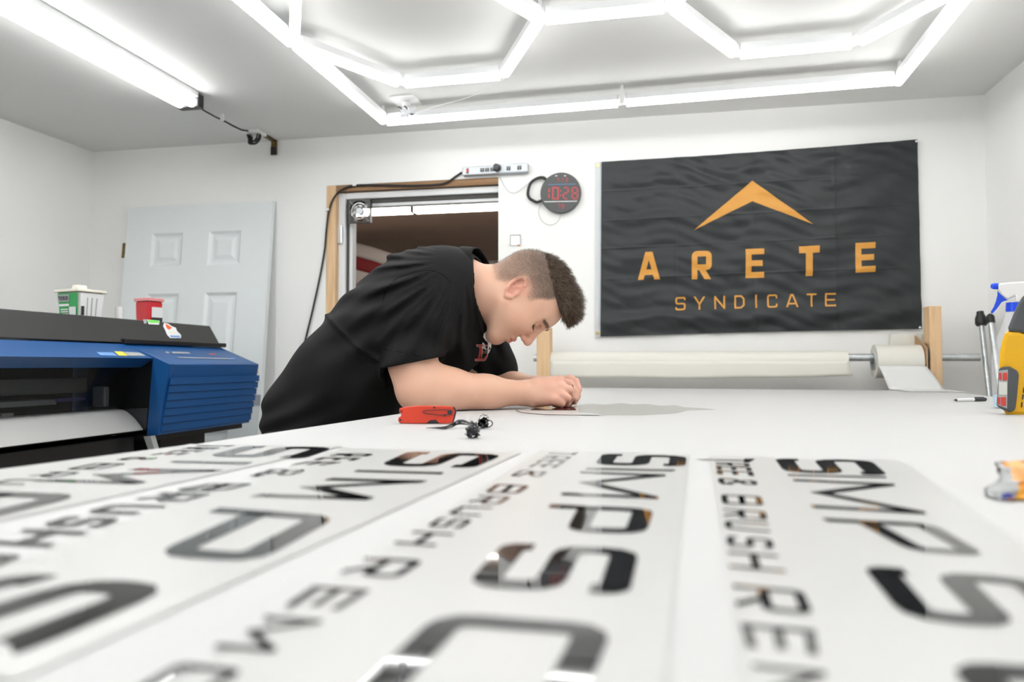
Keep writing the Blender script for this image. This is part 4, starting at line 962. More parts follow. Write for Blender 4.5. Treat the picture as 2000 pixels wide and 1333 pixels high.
# poles in the corner
def pole(xt, yt, xb_, yb_, r, lb, cap, Yt, Yb2):
    a = onY(xt, yt, Yt); b = onY(xb_, yb_, Yb2); d = (b-a)/(b[2]-a[2]); f = a+d*(0-a[2])
    t = thing('metal_pole', lb, 'pole', (f[0], f[1], 0), 'galvanised poles leaning in the right corner')
    obj('tube', G().cyl(f, a, r, 16), M['steel'], t, smooth=True, auto=True)
    u_ = (a-f)/np.linalg.norm(a-f)
    if cap == 'knob': obj('rubber_foot', G().tube([a-u_*.035, a-u_*.025, a, a+u_*.02, a+u_*.032], [.021, .026, .024, .016, .015], 18), M['black'], t, smooth=True, auto=True)
    elif cap: obj('rubber_cap', G().tube([a-u_*.03, a, a+u_*.008, a+u_*.014], [.017, .017, .013, .005], 16), M['black'], t, smooth=True, auto=True)
pole(1915.5, 622, 1932, 770, .0115, 'galvanised pole with broad black rubber foot leaning in the corner', 'knob', 3.93, 3.85)
pole(1934, 619, 1954, 768, .0135, 'galvanised pole with small round black cap leaning in the corner', 'cap', 3.87, 3.79)
# marker on the table
a = onZ(1866, 782, TZ+.006); b = onZ(1924, 780.5, TZ+.006); d = (b-a)/np.linalg.norm(b-a); L = np.linalg.norm(b-a)
s_k = .13/L if L > .2 else 1
t = thing('marker_pen', 'white and black marker pen lying on the table near the right post', 'pen', a*.5+b*.5-np.array([0, 0, .006]))
obj('barrel', G().cyl(a+d*.004, a+d*L*.6, .0052, 14, r2=.0058), M['whitep'], t, smooth=True, auto=True)
obj('tip', G().cyl(a-d*.004, a+d*.004, .002, 12, r2=.004), M['lblack'], t)
obj('pen_cap', G().cyl(a+d*L*.61, b, .0060, 14), M['blackp'], t, smooth=True, auto=True)
obj('clip', G().box((0, -.001, 0), (L*.3, .001, .002), R=np.column_stack([d, np.cross([0, 0, 1], d), [0, 0, 1]]), c=a+d*L*.65+np.array([0, 0, .0058])), M['blackp'], t)

# ================================================================ heat gun (right edge)
zz = 1.79; sc = zz/FPX
def hp_(x, y, dz=0): return P(x, y, zz+dz)
t = thing('heat_gun', 'yellow and charcoal heat gun standing upright at the right edge', 'heat gun', (hp_(1990, 812)[0], hp_(1990, 812)[1], TZ))
gd = ray(1990, 712); gd = gd/np.linalg.norm(gd)
def slab(pts, d0, d1): return G().prism([hp_(x, y, 0)+gd*d0 for x, y in pts], gd*(d1-d0))
body = [(1960, 806), (1956, 760), (1951, 718), (1953, 690), (1957, 668), (1963, 651), (1969, 647.5), (1990, 648), (2012, 655), (2040, 668), (2052, 700), (2050, 760), (2044, 812.5), (2000, 812.5), (1968, 811.5)]
obj('housing', slab(body, -.026, .04), M['ypl'], t, bevel=.011)
obj('grip_cover', slab([(1968, 649), (1969, 641), (1978, 618), (1986, 600), (1994, 585), (2010, 566), (2050, 560), (2060, 600), (2044, 668), (2012, 657), (1990, 650)], -.028, .042), M['gpl'], t, bevel=.010)
pnl = [(1951, 722), (1956, 717), (1973, 716.5), (1988, 725), (1990, 733), (1986, 778), (1983, 800), (1972, 805), (1960, 800), (1947, 792), (1949, 760)]
pn = obj('control_panel', slab(pnl, -.040, .02), M['gpl'], t, bevel=.004)
def pnb(x0, x1, y0, y1, m, nm):
    g = slab([(x0, y1), (x1, y1), (x1, y0), (x0, y0)], -.0425, -.039); return obj(nm, g, m, pn, bevel=.0008)
obj('key_frame', slab([(1951.5, 724), (1969, 722), (1967.5, 797), (1949, 790)], -.0412, -.039), M['lgrey'], pn)
pnb(1952, 1957, 728, 742, M['btn'], 'button'); pnb(1959, 1968, 728, 743, M['btn'], 'button'); pnb(1951.5, 1967.3, 746, 771, M['lcd'], 'display')
pnb(1949.5, 1954.5, 775, 789, M['btn'], 'button'); pnb(1956, 1965.5, 775, 792, M['btn'], 'button')
for k, (x, y) in enumerate(((1996, 770), (1994, 785), (1998, 757))): obj('vent_slot', slab([(x, y+10), (x+2.5, y+10), (x+3.5, y), (x+1, y)], -.0275, -.0255), M['lblack'], t)
obj('nozzle', G().cyl(hp_(2030, 563), hp_(2042, 515), .022, 24), M['alu'], t, smooth=True, auto=True)

# spray bottle behind it
zz2 = 2.02
def sp_(x, y, dz=0): return P(x, y, zz2+dz)
bc = sp_(1983, 760); s2 = zz2/FPX
t = thing('spray_bottle', 'clear spray bottle with white and blue trigger head behind the heat gun', 'spray bottle', (bc[0], bc[1], TZ))
zcol = sp_(1992, 607)[2]
prof = [(0, .034), (.002, .050), (.02, .052), (.13, .052), (.18, .042), (zcol-TZ-.01, .018), (zcol-TZ, .0165)]
def lathe(c, prof, n=36): 
    g = G(); g.grid(lambda u, v: np.array([c[0]+np.interp(v, np.linspace(0, 1, len(prof)), [p[1] for p in prof])*math.cos(2*math.pi*u), c[1]+np.interp(v, np.linspace(0, 1, len(prof)), [p[1] for p in prof])*math.sin(2*math.pi*u), c[2]+np.interp(v, np.linspace(0, 1, len(prof)), [p[0] for p in prof])]), n, 40, 0, True); return g
obj('bottle', lathe((bc[0], bc[1], TZ+.001), prof), M['bottle'], t, smooth=True)
obj('liquid', G().cyl((bc[0], bc[1], TZ+.004), (bc[0], bc[1], TZ+.035), .049, 32), M['liquid'], t, smooth=True, auto=True)
obj('collar', G().cyl((bc[0], bc[1], zcol-.002), (bc[0], bc[1], sp_(1992, 591)[2]), .0185, 26, r2=.017), M['bluep'], t, smooth=True, auto=True)
def slb(pts, d0, d1): return G().prism([sp_(x, y, 0)+gd*d0 for x, y in pts], gd*(d1-d0))
obj('spray_head', slb([(1950, 554.5), (1975, 552), (2020, 550), (2030, 560), (2010, 575), (2005, 591.5), (1984, 591.5), (1983, 578), (1968, 586), (1957, 577), (1950, 566)], -.014, .014), M['whitep'], t, bevel=.004)
a = sp_(1937.5, 559.5); b = sp_(1950, 559.5)
obj('nozzle', G().tube([a, a+(b-a)*.3, b], [.0065, .0082, .0082], 18), M['bluep'], t, smooth=True, auto=True)
obj('trigger', slb([(1948.5, 568), (1951, 572), (1957, 578), (1966, 586), (1968, 586.8), (1962, 588), (1956, 591), (1951, 598), (1945, 606), (1939, 612.5), (1935.5, 612), (1935, 610), (1941, 600), (1945, 590), (1948, 578)], -.008, .008), M['bluep'], t, bevel=.002)

# crumpled wrapper at the right
zc_ = TZ
pts = [onZ(1945, 930, TZ), onZ(1922, 952, TZ), onZ(1930, 978, TZ), onZ(1968, 998, TZ)]
q0 = onZ(1943, 945, TZ); q1 = onZ(2110, 930, TZ); q2 = onZ(2130, 1060, TZ); q3w = onZ(1925, 985, TZ)
t = thing('snack_wrapper', 'crumpled orange and silver wrapper at the right edge of the table', 'wrapper', ((q0[0]+q2[0])/2, (q0[1]+q2[1])/2, TZ))
outl = [(1957, 1000), (1930, 981), (1922, 953), (1952, 940), (1958, 930), (1943, 903), (1975, 901), (2080, 899), (2110, 960), (2060, 1050), (1990, 1015)]
cw = sum(onZ(x, max(y, 940), TZ) for x, y in outl)/len(outl)
# pillow shaped foil pack lying on the table, wavy sealed edge on the left
A0 = onZ(1925, 972, TZ+.004); yw = A0[1]; zd = np.dot(A0-CAM, Fv); 
def wr(x, y, d=0): return P(x, y, zd+d)
def pack(u, v, side):
    # u along length (left to right), v from lower to upper edge as seen
    xl_ = np.interp(v, [0, .2, .42, .55, .7, .85, 1], [1962, 1932, 1922, 1950, 1957, 1950, 1943]); xr_ = 2120
    yl_ = np.interp(v, [0, .2, .42, .55, .7, .85, 1], [996, 981, 953, 940, 930, 915, 903]); yr_ = np.interp(v, [0, 1], [1050, 897])
    x = xl_+(xr_-xl_)*u; y = yl_+(yr_-yl_)*u
    puff = .030*math.sin(math.pi*min(1, u*1.15))**.6*math.sin(math.pi*v)**.7 if 0 < u < .87 else 0
    cr = .0022*math.sin(23*u+9*v)+.0018*math.sin(41*v-17*u+2*math.sin(9*u))+.0012*math.sin(77*u+31*v)
    d = (puff+cr)*side
    p = wr(x, y, .075*v+.02*u); p = p-Fv*d*.8+np.array([0, 0, d*.3]); p[2] = max(p[2], TZ+.0012+(.0006 if side > 0 else 0)); return p
nu_, nv_ = 44, 30
for side, nm in ((1, 'front_foil'), (-1, 'back_foil')):
    g = G(); g.grid(lambda u, v: pack(u, v, side), nu_, nv_)
    def isfoil(i):
        u = (i//(nv_-1))/(nu_-1); v = (i % (nv_-1))/(nv_-1); xl_ = np.interp(v, [0, .2, .42, .55, .7, .85, 1], [1962, 1932, 1922, 1950, 1957, 1950, 1943]); return xl_+(2120-xl_)*u < 1960+3*math.sin(11*v)+4*v*0-8*max(0, v-.8)/.2
    g.m = [1 if isfoil(i) else 0 for i in range(len(g.f))]
    obj(nm, g, [M['wrapo'], M['wraps']], t, smooth=True)
p = pack(.11, .22, 1)-Fv*.002
obj('blue_mark', G().sphere(p, .005, 12, sc=(1, .15, 1)), M['wrapb'], t, smooth=True)

# ================================================================ knife and scraps on the table
kz = 1.49; kd = onZ(830, 828, TZ); kz = np.dot(kd-CAM, Fv)
def kp(x, y, d=0): return P(x, y, kz+d)
t = thing('folding_knife', 'closed red orange folding knife with dark pocket clip on the table', 'knife', (kd[0], kd[1], TZ))
kprof = [(780.5, 827), (777.5, 822), (778.5, 816), (783, 813.5), (784, 809), (780.5, 807), (779.5, 801), (781, 798), (795, 795.2), (815, 793.5), (840, 793), (862, 793.5), (880, 794.5), (886, 796), (890.5, 803), (888, 814), (884, 826.5), (868, 828), (858, 827.5), (851, 821), (840, 821.5), (833, 827.3), (805, 827.8)]
def ksl(pts, d0, d1, f=1): return G().prism([kp(x, y, d0) for x, y in pts], Fv*(d1-d0))
obj('handle_scale', ksl(kprof, -.0065, -.0015), M['knife'], t, bevel=.0012)
obj('handle_scale', ksl(kprof, .0015, .0065), M['knife'], t, bevel=.0012)
core = [(x+(1.5 if x > 870 else 0), y) for x, y in kprof if not (828 < x < 860 and y > 820)]
obj('liner', ksl(core, -.0015, .0015), M['dsteel'], t)
obj('thumb_arc', ksl([(832, 828), (836, 822.5), (842, 819.5), (850, 819), (858, 822), (863, 828)], -.0045, .0012), M['dsteel'], t)
obj('bolster_edge', ksl([(884, 796), (886.5, 796.2), (891.5, 803), (889, 814), (885.5, 826.5), (883.5, 826.5), (886.5, 814), (888.5, 803.5)], -.0068, .0068), M['lblack'], t)
g = G().tube([kp(884, 809, -.0085), kp(860, 811.5, -.0092), kp(832, 808.5, -.0095), kp(826, 806.5, -.0092), kp(826, 804, -.0092), kp(832, 802.5, -.0095), kp(855, 801, -.0095), kp(872, 801, -.009), kp(884, 803.5, -.0082)], .0009, 6)
obj('pocket_clip', g, M['dsteel'], t); obj('clip_screw_plate', ksl([(874, 802), (882, 801), (883.5, 805), (880, 811), (875, 811)], -.0092, -.0064), M['lblack'], t)
for x, y in ((848, 796.5), (869, 812.2), (784, 804), (782, 821)): obj('screw', G().cyl(kp(x, y, -.0092 if x == 869 else -.0076), kp(x, y, -.006), .0021, 12), M['lblack'], t)
# black strap scrap
def tz(x, y, h=.002): return onZ(x, y, TZ+h)
spz = np.dot(onZ(940, 838, TZ)-CAM, Fv)
pts = [onZ(832, 838.5, TZ+.0015), onZ(852, 838.5, TZ+.0015), onZ(870, 838, TZ+.002), onZ(884, 833, TZ+.004), onZ(893, 828, TZ+.008), onZ(903, 827, TZ+.009), onZ(915, 830, TZ+.007), onZ(930, 832, TZ+.006)]
t = thing('black_tape_strip', 'twisted black tape strip with a crumpled end on the white table', 'tape', (pts[-1][0], pts[-1][1], TZ))
pts = smoothp(pts, 6); g = G(); N = len(pts)
def tape(u, v): i = min(int(u*(N-1)), N-2); f = u*(N-1)-i; p = pts[i]*(1-f)+pts[i+1]*f; tw_ = 1.2*math.sin(3.2*u); wd = .0012+.0045*min(1, 2.2*u); return p+(v-.5)*2*wd*np.array([.1, math.cos(tw_), math.sin(tw_)*.9])+np.array([0, 0, .002])
g.grid(tape, 60, 4); obj('tail', g, M['vinyl'], t, smooth=True, solid=.0004)
def crumple(c, r, seed, n=11):
    rs = np.random.RandomState(seed); g = G()
    for k in range(n):
        a_, b_ = rs.uniform(0, 6.28, 2); ax = rs.normal(size=3); ax /= np.linalg.norm(ax); bx_ = np.cross(ax, rs.normal(size=3)); bx_ /= np.linalg.norm(bx_)
        o = rs.normal(size=3)*r*.25; wd = r*rs.uniform(.25, .5)
        def f(u, v, ax=ax, bx_=bx_, o=o, wd=wd, a_=a_): th = a_+u*rs0*3.4; p = o+r*.8*(math.cos(th)*ax+math.sin(th)*bx_)+np.cross(ax, bx_)*(v-.5)*wd*1.6; p = p*(1+.12*math.sin(9*th)); return c+p
        rs0 = rs.uniform(.5, 1.2)
        g.grid(f, 14, 3)
    for i, p in enumerate(g.v): g.v[i] = (p[0], p[1], max(p[2], TZ+.001))
    return g
hc = P(943, 825, spz-.0)
obj('crumpled_end', crumple(hc, .0105, 3), M['vinyl'], t, solid=.0006)
loop = [P(950, 824, spz), P(958, 822, spz), P(962, 828, spz), P(957, 834, spz), P(945, 835.5, spz), P(936, 833, spz)]
obj('loop_end', G().tube(smoothp(loop, 5), .0011, 6), M['vinyl'], t)
c = onZ(923, 857, TZ)+np.array([0, 0, .010])
tag(obj('tape_ball', crumple(c, .0105, 8, 14), M['lblack'], None, solid=.0008), 'small crumpled ball of black tape nearest the camera below the strip', 'tape')
# decal being weeded: pale film, dark red vinyl
def film(pts, h, m, nm, lb, cat, curl=0):
    q = [onZ(x, y, TZ+h) for x, y in pts]; g = G().prism(q, (0, 0, .0006)); return tag(obj(nm, g, m), lb, cat)
o1 = [(1130, 806), (1180, 811.5), (1250, 812), (1320, 808), (1345, 802), (1398, 800.5), (1372, 798), (1335, 796), (1320, 792), (1290, 793), (1260, 789.5), (1235, 791), (1215, 788), (1180, 791), (1150, 789), (1130, 792)]
film(o1, .0006, M['film'], 'pale_film', 'pale green see-through film lying on the table right of the hands', 'film')
o2 = [(1020, 806), (1060, 810), (1130, 811), (1180, 811.5), (1130, 806), (1128, 794), (1080, 796), (1034, 799), (1008, 802)]
film(o2, .0014, M['sheet'], 'decal_backing', 'white decal backing sheet under the hands', 'sheet')
g = G().tube(smoothp([onZ(x, y, TZ+.004) for x, y in ((1008, 801), (1018, 806), (1040, 809), (1080, 810.5), (1130, 811.5))], 5), .0013, 6, flat=.4)
tag(obj('decal_strip', g, M['wine'], smooth=True), 'thin dark red vinyl strip curving along the front of the backing sheet', 'vinyl')
film([(1036, 801.5), (1126, 801.5), (1120, 796), (1128, 791), (1095, 788), (1050, 795)], .0026, M['wine'], 'decal_vinyl', 'dark red glossy vinyl decal under the fingers', 'vinyl')
# ================================================================ person
hipw = P(612, 830, 2.14)
man = thing('person', 'person with short brown hair in a black t-shirt bent over the table', 'person', (hipw[0], hipw[1], 0))
# head frame (camera space axes: u right, v up, w away)
ang = math.radians(21)
Uh = np.array([math.cos(ang), math.sin(ang), 0.0]); F0 = np.array([math.sin(ang), -math.cos(ang), 0.0]); S0 = np.array([0, 0, -1.0])   # S = his right, towards the camera
yw = math.radians(7); Fh = F0*math.cos(yw)+S0*math.sin(yw); Sh = S0*math.cos(yw)-F0*math.sin(yw)
HZD = 2.03; HO = q3(1023, 581, HZD)
K = 1.03
def hl_(f, s, u): return HO+(Fh*f+Sh*s+Uh*u)*K
AX = [Fh, Sh, Uh]
body = Vol(q3(520, 900, 2.15)+np.array([0, 0, -.42]), np.array([.235, .30, 2.62]), .0026)
def E_(f, s, u, rf, rs, ru, k=.01, mode='add', ax=None): body.ell(hl_(f, s, u), ax or AX, np.array([rf, rs, ru])*K, k, mode)
def CP(a, b, ra, rb, k=.01, mode='add'): body.cap(hl_(*a), hl_(*b), ra*K, rb*K, k, 1.0, mode)
# skull and face
E_(-.012, 0, .035, .098, .076, .084, .02)
E_(-.045, 0, .015, .064, .066, .066, .03)
E_(.030, 0, .018, .066, .068, .070, .03)
E_(.030, 0, -.040, .056, .057, .070, .03)
CP((.005, .050, -.050), (.062, .026, -.098), .022, .018, .03); CP((.005, -.050, -.050), (.062, -.026, -.098), .022, .018, .03)
CP((.068, .010, -.104), (.068, -.010, -.104), .0205, .0205, .015)
E_(.050, 0, -.075, .040, .034, .034, .02)                                # mouth mound
for s in (1, -1):
    E_(.055, s*.036, -.025, .030, .026, .028, .03)                       # cheek
    E_(.086, s*.030, .004, .010, .018, .012, .012, 'sub')                # socket
    CP((.080, s*.012, .021), (.070, s*.046, .022), .0100, .0085, .014)   # brow ridge
# nose
CP((.088, 0, .012), (.108, 0, -.026), .0085, .0105, .010)
E_(.110, 0, -.033, .0115, .0105, .0105, .007)
for s in (1, -1):
    E_(.098, s*.0120, -.038, .0100, .0072, .0078, .006)
    E_(.099, s*.0070, -.0465, .0050, .0036, .0036, .003, 'sub')
# lips
CP((.0870, .016, -.0645), (.0915, 0, -.0625), .0048, .0060, .006); CP((.0870, -.016, -.0645), (.0915, 0, -.0625), .0048, .0060, .006)
CP((.0850, .014, -.0740), (.0895, 0, -.0755), .0050, .0068, .006); CP((.0850, -.014, -.0740), (.0895, 0, -.0755), .0050, .0068, .006)
CP((.0955, .020, -.0690), (.0985, 0, -.0688), .0020, .0022, .002, 'sub'); CP((.0955, -.020, -.0690), (.0985, 0, -.0688), .0020, .0022, .002, 'sub')
CP((.090, .012, -.088), (.090, -.012, -.088), .004, .004, .01, 'sub')
# eyelids (looking down)
for s in (1, -1):
    E_(.0735, s*.0315, .003, .0125, .0150, .0118, .004)
    CP((.0862, s*.024, -.0040), (.0795, s*.043, -.0030), .0014, .0012, .0015, 'sub')
    # ear
    eb = lambda f, u, o=0: (f-.016, s*(.072+o), u-.012)
    tilt = lambda f, u: (f*math.cos(.35)-u*math.sin(.35), f*math.sin(.35)+u*math.cos(.35))
    pts_e = []
    for an in np.linspace(-1.9, 2.7, 15):
        f_, u_ = -.0165*math.cos(an-.4)+.000, .031*math.sin(an-.25)*(1 if math.sin(an-.25) > 0 else .9); f_, u_ = tilt(f_, u_); pts_e.append((f_, u_))
    for i in range(len(pts_e)-1):
        o_ = .009 if 3 < i < 12 else .005
        CP(eb(*pts_e[i], o_), eb(*pts_e[i+1], o_), .0042, .0042, .003)
    f_, u_ = tilt(.004, -.026); CP(eb(f_, u_, .002), eb(f_-.002, u_-.006, .003), .0070, .0060, .005)
    f_, u_ = tilt(.000, .0); body.ell(hl_(*eb(f_, u_, -.002)), AX, np.array([.013, .0085, .023])*K, .004)
    f_, u_ = tilt(.0035, -.006); body.ell(hl_(*eb(f_, u_, .0075)), AX, np.array([.0075, .0060, .0125])*K, .003, 'sub')
    f_, u_ = tilt(.013, -.006); CP(eb(f_, u_, .001), eb(f_+.001, u_-.008, .001), .005, .005, .004)
# neck
nk0 = hl_(-.040, 0, -.035); nk1 = q3(893, 566, 2.09)
body.cap(nk0, nk1, .060, .074, .030)
body.cap(hl_(-.015, 0, -.055), q3(905, 590, 2.07), .050, .056, .03)
body.cap(q3(893, 556, 2.09), q3(842, 545, 1.99), .060, .06, .04); body.cap(q3(893, 556, 2.09), q3(860, 555, 2.26), .060, .06, .04)
# trunk inside the shirt
for a, b, ra, rb in (((612, 812, 2.14), (690, 735, 2.14), .10, .11), ((690, 735, 2.14), (765, 655, 2.13), .11, .11), ((765, 655, 2.13), (840, 595, 2.12), .11, .115), ((840, 595, 2.12), (893, 566, 2.10), .11, .08)):
    body.cap(q3(*a), q3(*b), ra, rb, .03, 1.25)
# right (near) arm
SH = q3(826, 590, 2.01); EL = q3(815, 763, 1.905); WR = q3(1032, 768, 2.00)
body.cap(SH, q3(806, 690, 1.940), .054, .055, .02)
body.cap(q3(806, 690, 1.936), q3(812, 755, 1.908), .0585, .0500, .03)
body.cap(q3(800, 720, 1.915), q3(806, 772, 1.905), .050, .030, .02)
body.cap(q3(817, 768, 1.905), q3(880, 763, 1.925), .0440, .0505, .025)
body.cap(q3(872, 763, 1.925), q3(950, 767, 1.955), .0515, .0410, .03)
body.cap(q3(950, 767, 1.955), q3(1030, 768, 2.000), .0400, .0300, .03)
body.cap(q3(835, 735, 1.915), q3(868, 752, 1.93), .034, .034, .03)
# near hand, knuckles towards the right, fingers curling down and back
def Q(x, y, z): return q3(x, y, z)
def fing(pts, r, k=.004):
    for i in range(len(pts)-1): body.cap(Q(*pts[i]), Q(*pts[i+1]), r[i], r[i+1], k if i else .008)
body.cap(WR, Q(1062, 764, 2.005), .0300, .0300, .02)
body.cap(Q(1050, 756, 2.00), Q(1092, 747, 2.015), .0235, .0160, .012)
body.cap(Q(1050, 768, 1.995), Q(1094, 762, 2.000), .0240, .0165, .012)
body.cap(Q(1046, 778, 1.990), Q(1086, 780, 1.985), .0240, .0165, .012)
fing([(1093, 744, 2.018), (1108, 749, 2.030), (1115, 765, 2.040), (1115, 779, 2.040)], [.0120, .0100, .0088, .0074])
fing([(1096, 756, 2.000), (1112, 762, 2.004), (1117, 775, 2.020), (1112, 785, 2.030)], [.0125, .0108, .0092, .0078])
fing([(1094, 770, 1.986), (1108, 778, 1.986), (1108, 789, 2.002), (1099, 790, 2.012)], [.0120, .0104, .0088, .0074])
fing([(1084, 783, 1.978), (1097, 789, 1.980), (1093, 792.5, 1.992), (1082, 791, 1.998)], [.0108, .0090, .0078, .0066])
fing([(1056, 752, 2.020), (1082, 749, 2.045), (1102, 760, 2.056), (1114, 777, 2.052)], [.0160, .0130, .0105, .0085])
# left (far) arm
body.cap(q3(875, 600, 2.30), q3(950, 745, 2.335), .064, .052, .03)
body.cap(q3(950, 752, 2.335), q3(1005, 758, 2.27), .046, .042, .03)
body.cap(q3(1005, 758, 2.27), q3(1082, 757, 2.145), .041, .029, .03)
body.cap(q3(1082, 757, 2.145), Q(1100, 755, 2.125), .0265, .022, .02)
body.cap(Q(1090, 751, 2.135), Q(1113, 744, 2.105), .0200, .0150, .012); body.cap(Q(1090, 762, 2.14), Q(1108, 762, 2.11), .0200, .0150, .012)
fing([(1112, 742, 2.105), (1124, 746, 2.090), (1130, 761, 2.075), (1126, 778, 2.062)], [.0125, .0105, .0092, .0075])
fing([(1113, 752, 2.115), (1126, 760, 2.100), (1128, 774, 2.085), (1123, 786, 2.075)], [.0120, .0102, .0088, .0074])
fing([(1111, 763, 2.120), (1121, 772, 2.108), (1120, 784, 2.095), (1113, 789, 2.085)], [.0115, .0098, .0084, .0070])
fing([(1105, 772, 2.125), (1113, 781, 2.115), (1110, 788, 2.105), (1102, 788, 2.098)], [.0105, .0088, .0076, .0064])
fing([(1100, 747, 2.115), (1112, 752, 2.080), (1119, 764, 2.064), (1121, 779, 2.055)], [.0140, .0115, .0095, .0078])
V, F = body.mesh()
# tone per vertex
loc = (V-HO) @ np.stack([Fh, Sh, Uh], 1)/K; f_, s_l, u_l = loc[:, 0], loc[:, 1], loc[:, 2]
skin = np.array([.75, .45, .32]); T_ = np.tile(skin, (len(V), 1)); nz = lambda a, b, c: .5+.5*np.sin(a*V[:, 0]+b*V[:, 1]+c*V[:, 2])
def ss(x, a, b): t_ = np.clip((x-a)/(b-a), 0, 1); return t_*t_*(3-2*t_)
def mixc(m, c): 
    global T_
    m = np.clip(m, 0, 1)[:, None]; T_ = T_*(1-m)+np.array(c)*m
ishead = (np.abs(f_) < .14)*(np.abs(s_l) < .1)*(np.abs(u_l) < .14)
# hands and knuckles a little pinker
xp = V[:, 0]/V[:, 2]*FPX+1000
mixc(ss(xp, 1030, 1100)*(V[:, 1] < -.06)*.55, (.74, .38, .30))
# cheeks, nose, ears
mixc(ishead*np.exp(-(((f_-.108)/.02)**2+((u_l+.034)/.02)**2))*.5, (.70, .29, .22))
mixc(ishead*np.exp(-(((f_-.06)/.03)**2+((u_l+.03)/.025)**2))*.30, (.74, .36, .27))
mixc(ishead*np.exp(-(((f_+.016)/.028)**2+((u_l+.012)/.035)**2))*(np.abs(s_l) > .072)*.55, (.76, .30, .24))
# lips
lipd = ((f_-.094)/.014)**2+((u_l+.069)/.0105)**2+(s_l/.020)**2
mixc(ishead*(lipd < 1)*.7, (.58, .20, .17)); mixc(ishead*(lipd < 1.5)*np.exp(-((u_l+.0688)/.0016)**2)*.75, (.22, .06, .05))
# stubble
st = ishead*ss(-u_l, .045, .075)*ss(f_, -.02, .02)*(1-(lipd < 1.3))
mixc(st*(.24+.12*np.random.RandomState(9).rand(len(V))), (.40, .27, .20))
# cropped hair on the sides and back
hairline = -.055+.055*ss(f_, -.06, -.015)                                # nape rising to the ear
side = ss(u_l, hairline-.006, hairline+.028)
front = 1-ss(f_, .022+.012*ss(u_l, .02, .06), .030+.012*ss(u_l, .02, .06)+.004)
ear_m = np.exp(-(((f_+.016)/.022)**4+((u_l+.010)/.036)**4))*(u_l < .028)
top_ = ss(u_l, .070, .078)
dens = ishead*np.clip(side*front*(1-.97*ear_m)+top_*(f_ < .088), 0, 1)
grain = .80+.20*np.random.RandomState(4).rand(len(V))
mixc(dens*grain*(.62+.34*ss(u_l, hairline, .06)), (.115, .085, .066))
# eyes: dark lash line
for sg in (1,):
    ld_ = ishead*(np.exp(-(((f_-.0835)/.010)**2+((u_l+.0050)/.0034)**2))*(np.abs(np.abs(s_l)-.034) < .0165))
    mixc(ld_*.9, (.06, .035, .03))
T_ = T_*(1+.035*(nz(60, 45, 50)*nz(-38, 71, 33)*2-.5)[:, None]*np.array([.6, 1.2, 1.2]))
M['skin'] = mat('skin', tuple(skin), .48, spec=.4, sss=.12, vcol='tone', bump=(600, .06, .0005))
Wb = c2w(V); rest_ = (Wb[:, 2] < TZ+.0032) & (Wb[:, 2] > TZ-.03) & (Wb[:, 0] > tedge(0)[0]+ld[0]*Wb[:, 1]-.004)
Wb[rest_, 2] = TZ+.0032                          # flesh rests flat on the table
fig = mesh_obj('body', Wb, F, M['skin'], man, T_, 2)
# ---------------------------------------------------------------- shirt
sh = Vol(q3(480, 960, 2.15)+np.array([0, 0, -.40]), np.array([.06, .31, 2.60]), .0048)
for a, b, ra, rb, ws in (((604, 930, 2.14), (622, 812, 2.14), .132, .138, 1.30), ((622, 812, 2.14), (690, 735, 2.14), .138, .156, 1.30), ((690, 735, 2.14), (765, 652, 2.13), .153, .152, 1.32),
        ((765, 652, 2.13), (836, 592, 2.12), .152, .150, 1.35), ((836, 592, 2.12), (882, 562, 2.11), .150, .108, 1.35)):
    sh.cap(q3(*a), q3(*b), ra, rb, .04, ws)
sh.cap(q3(850, 610, 2.12), q3(890, 645, 2.12), .135, .105, .05, 1.3)
sh.cap(q3(800, 660, 2.13), q3(850, 680, 2.13), .12, .09, .05, 1.3)
# sleeves
sh.cap(q3(832, 580, 1.988), q3(805, 722, 1.920), .093, .0755, .035)
sh.cap(q3(860, 560, 2.02), q3(835, 620, 1.96), .085, .075, .05)
sh.cap(q3(885, 600, 2.28), q3(962, 712, 2.335), .088, .073, .035)
sh.cap(q3(950, 690, 2.33), q3(972, 730, 2.34), .07, .062, .03)
# folds
def folds(X, Y, Z):
    px = X/Z*FPX+1000; py = 666.5-Y/Z*FPX
    cx, cy = 900, 500                                                    # folds fan out from the collar
    an = np.arctan2(py-cy, px-cx); rd = np.sqrt((px-cx)**2+(py-cy)**2)
    d = .0032*np.sin(26*an+2.2*np.sin(rd/70)+3*np.sin(9*Z))*np.clip((rd-50)/120, 0, 1)*np.clip((520-rd)/300, 0, 1)
    d += .0022*np.sin(47*an+2*np.sin(rd/45+1))*np.clip((300-rd)/200, 0, 1)*np.clip((rd-40)/80, 0, 1)
    d += .0040*np.exp(-((py-(632+.75*(px-650))+9*np.sin(px/30))/6)**2)*(px < 740)*(px > 600)
    d += .0020*np.sin((px+1.6*py)/17+2*np.sin(py/33))*np.clip((720-px)/120, 0, 1)
    d += .0025*np.sin((py*1.0-px*.35)/13+1.5*np.sin(px/40))*np.exp(-(((px-815)/80)**2+((py-660)/55)**2))
    return d
X = sh.sub(sh.lo-1, sh.lo+sh.h*sh.n+1)[1]
sh.D = (sh.D-1.7*folds(*X)).astype(np.float32)
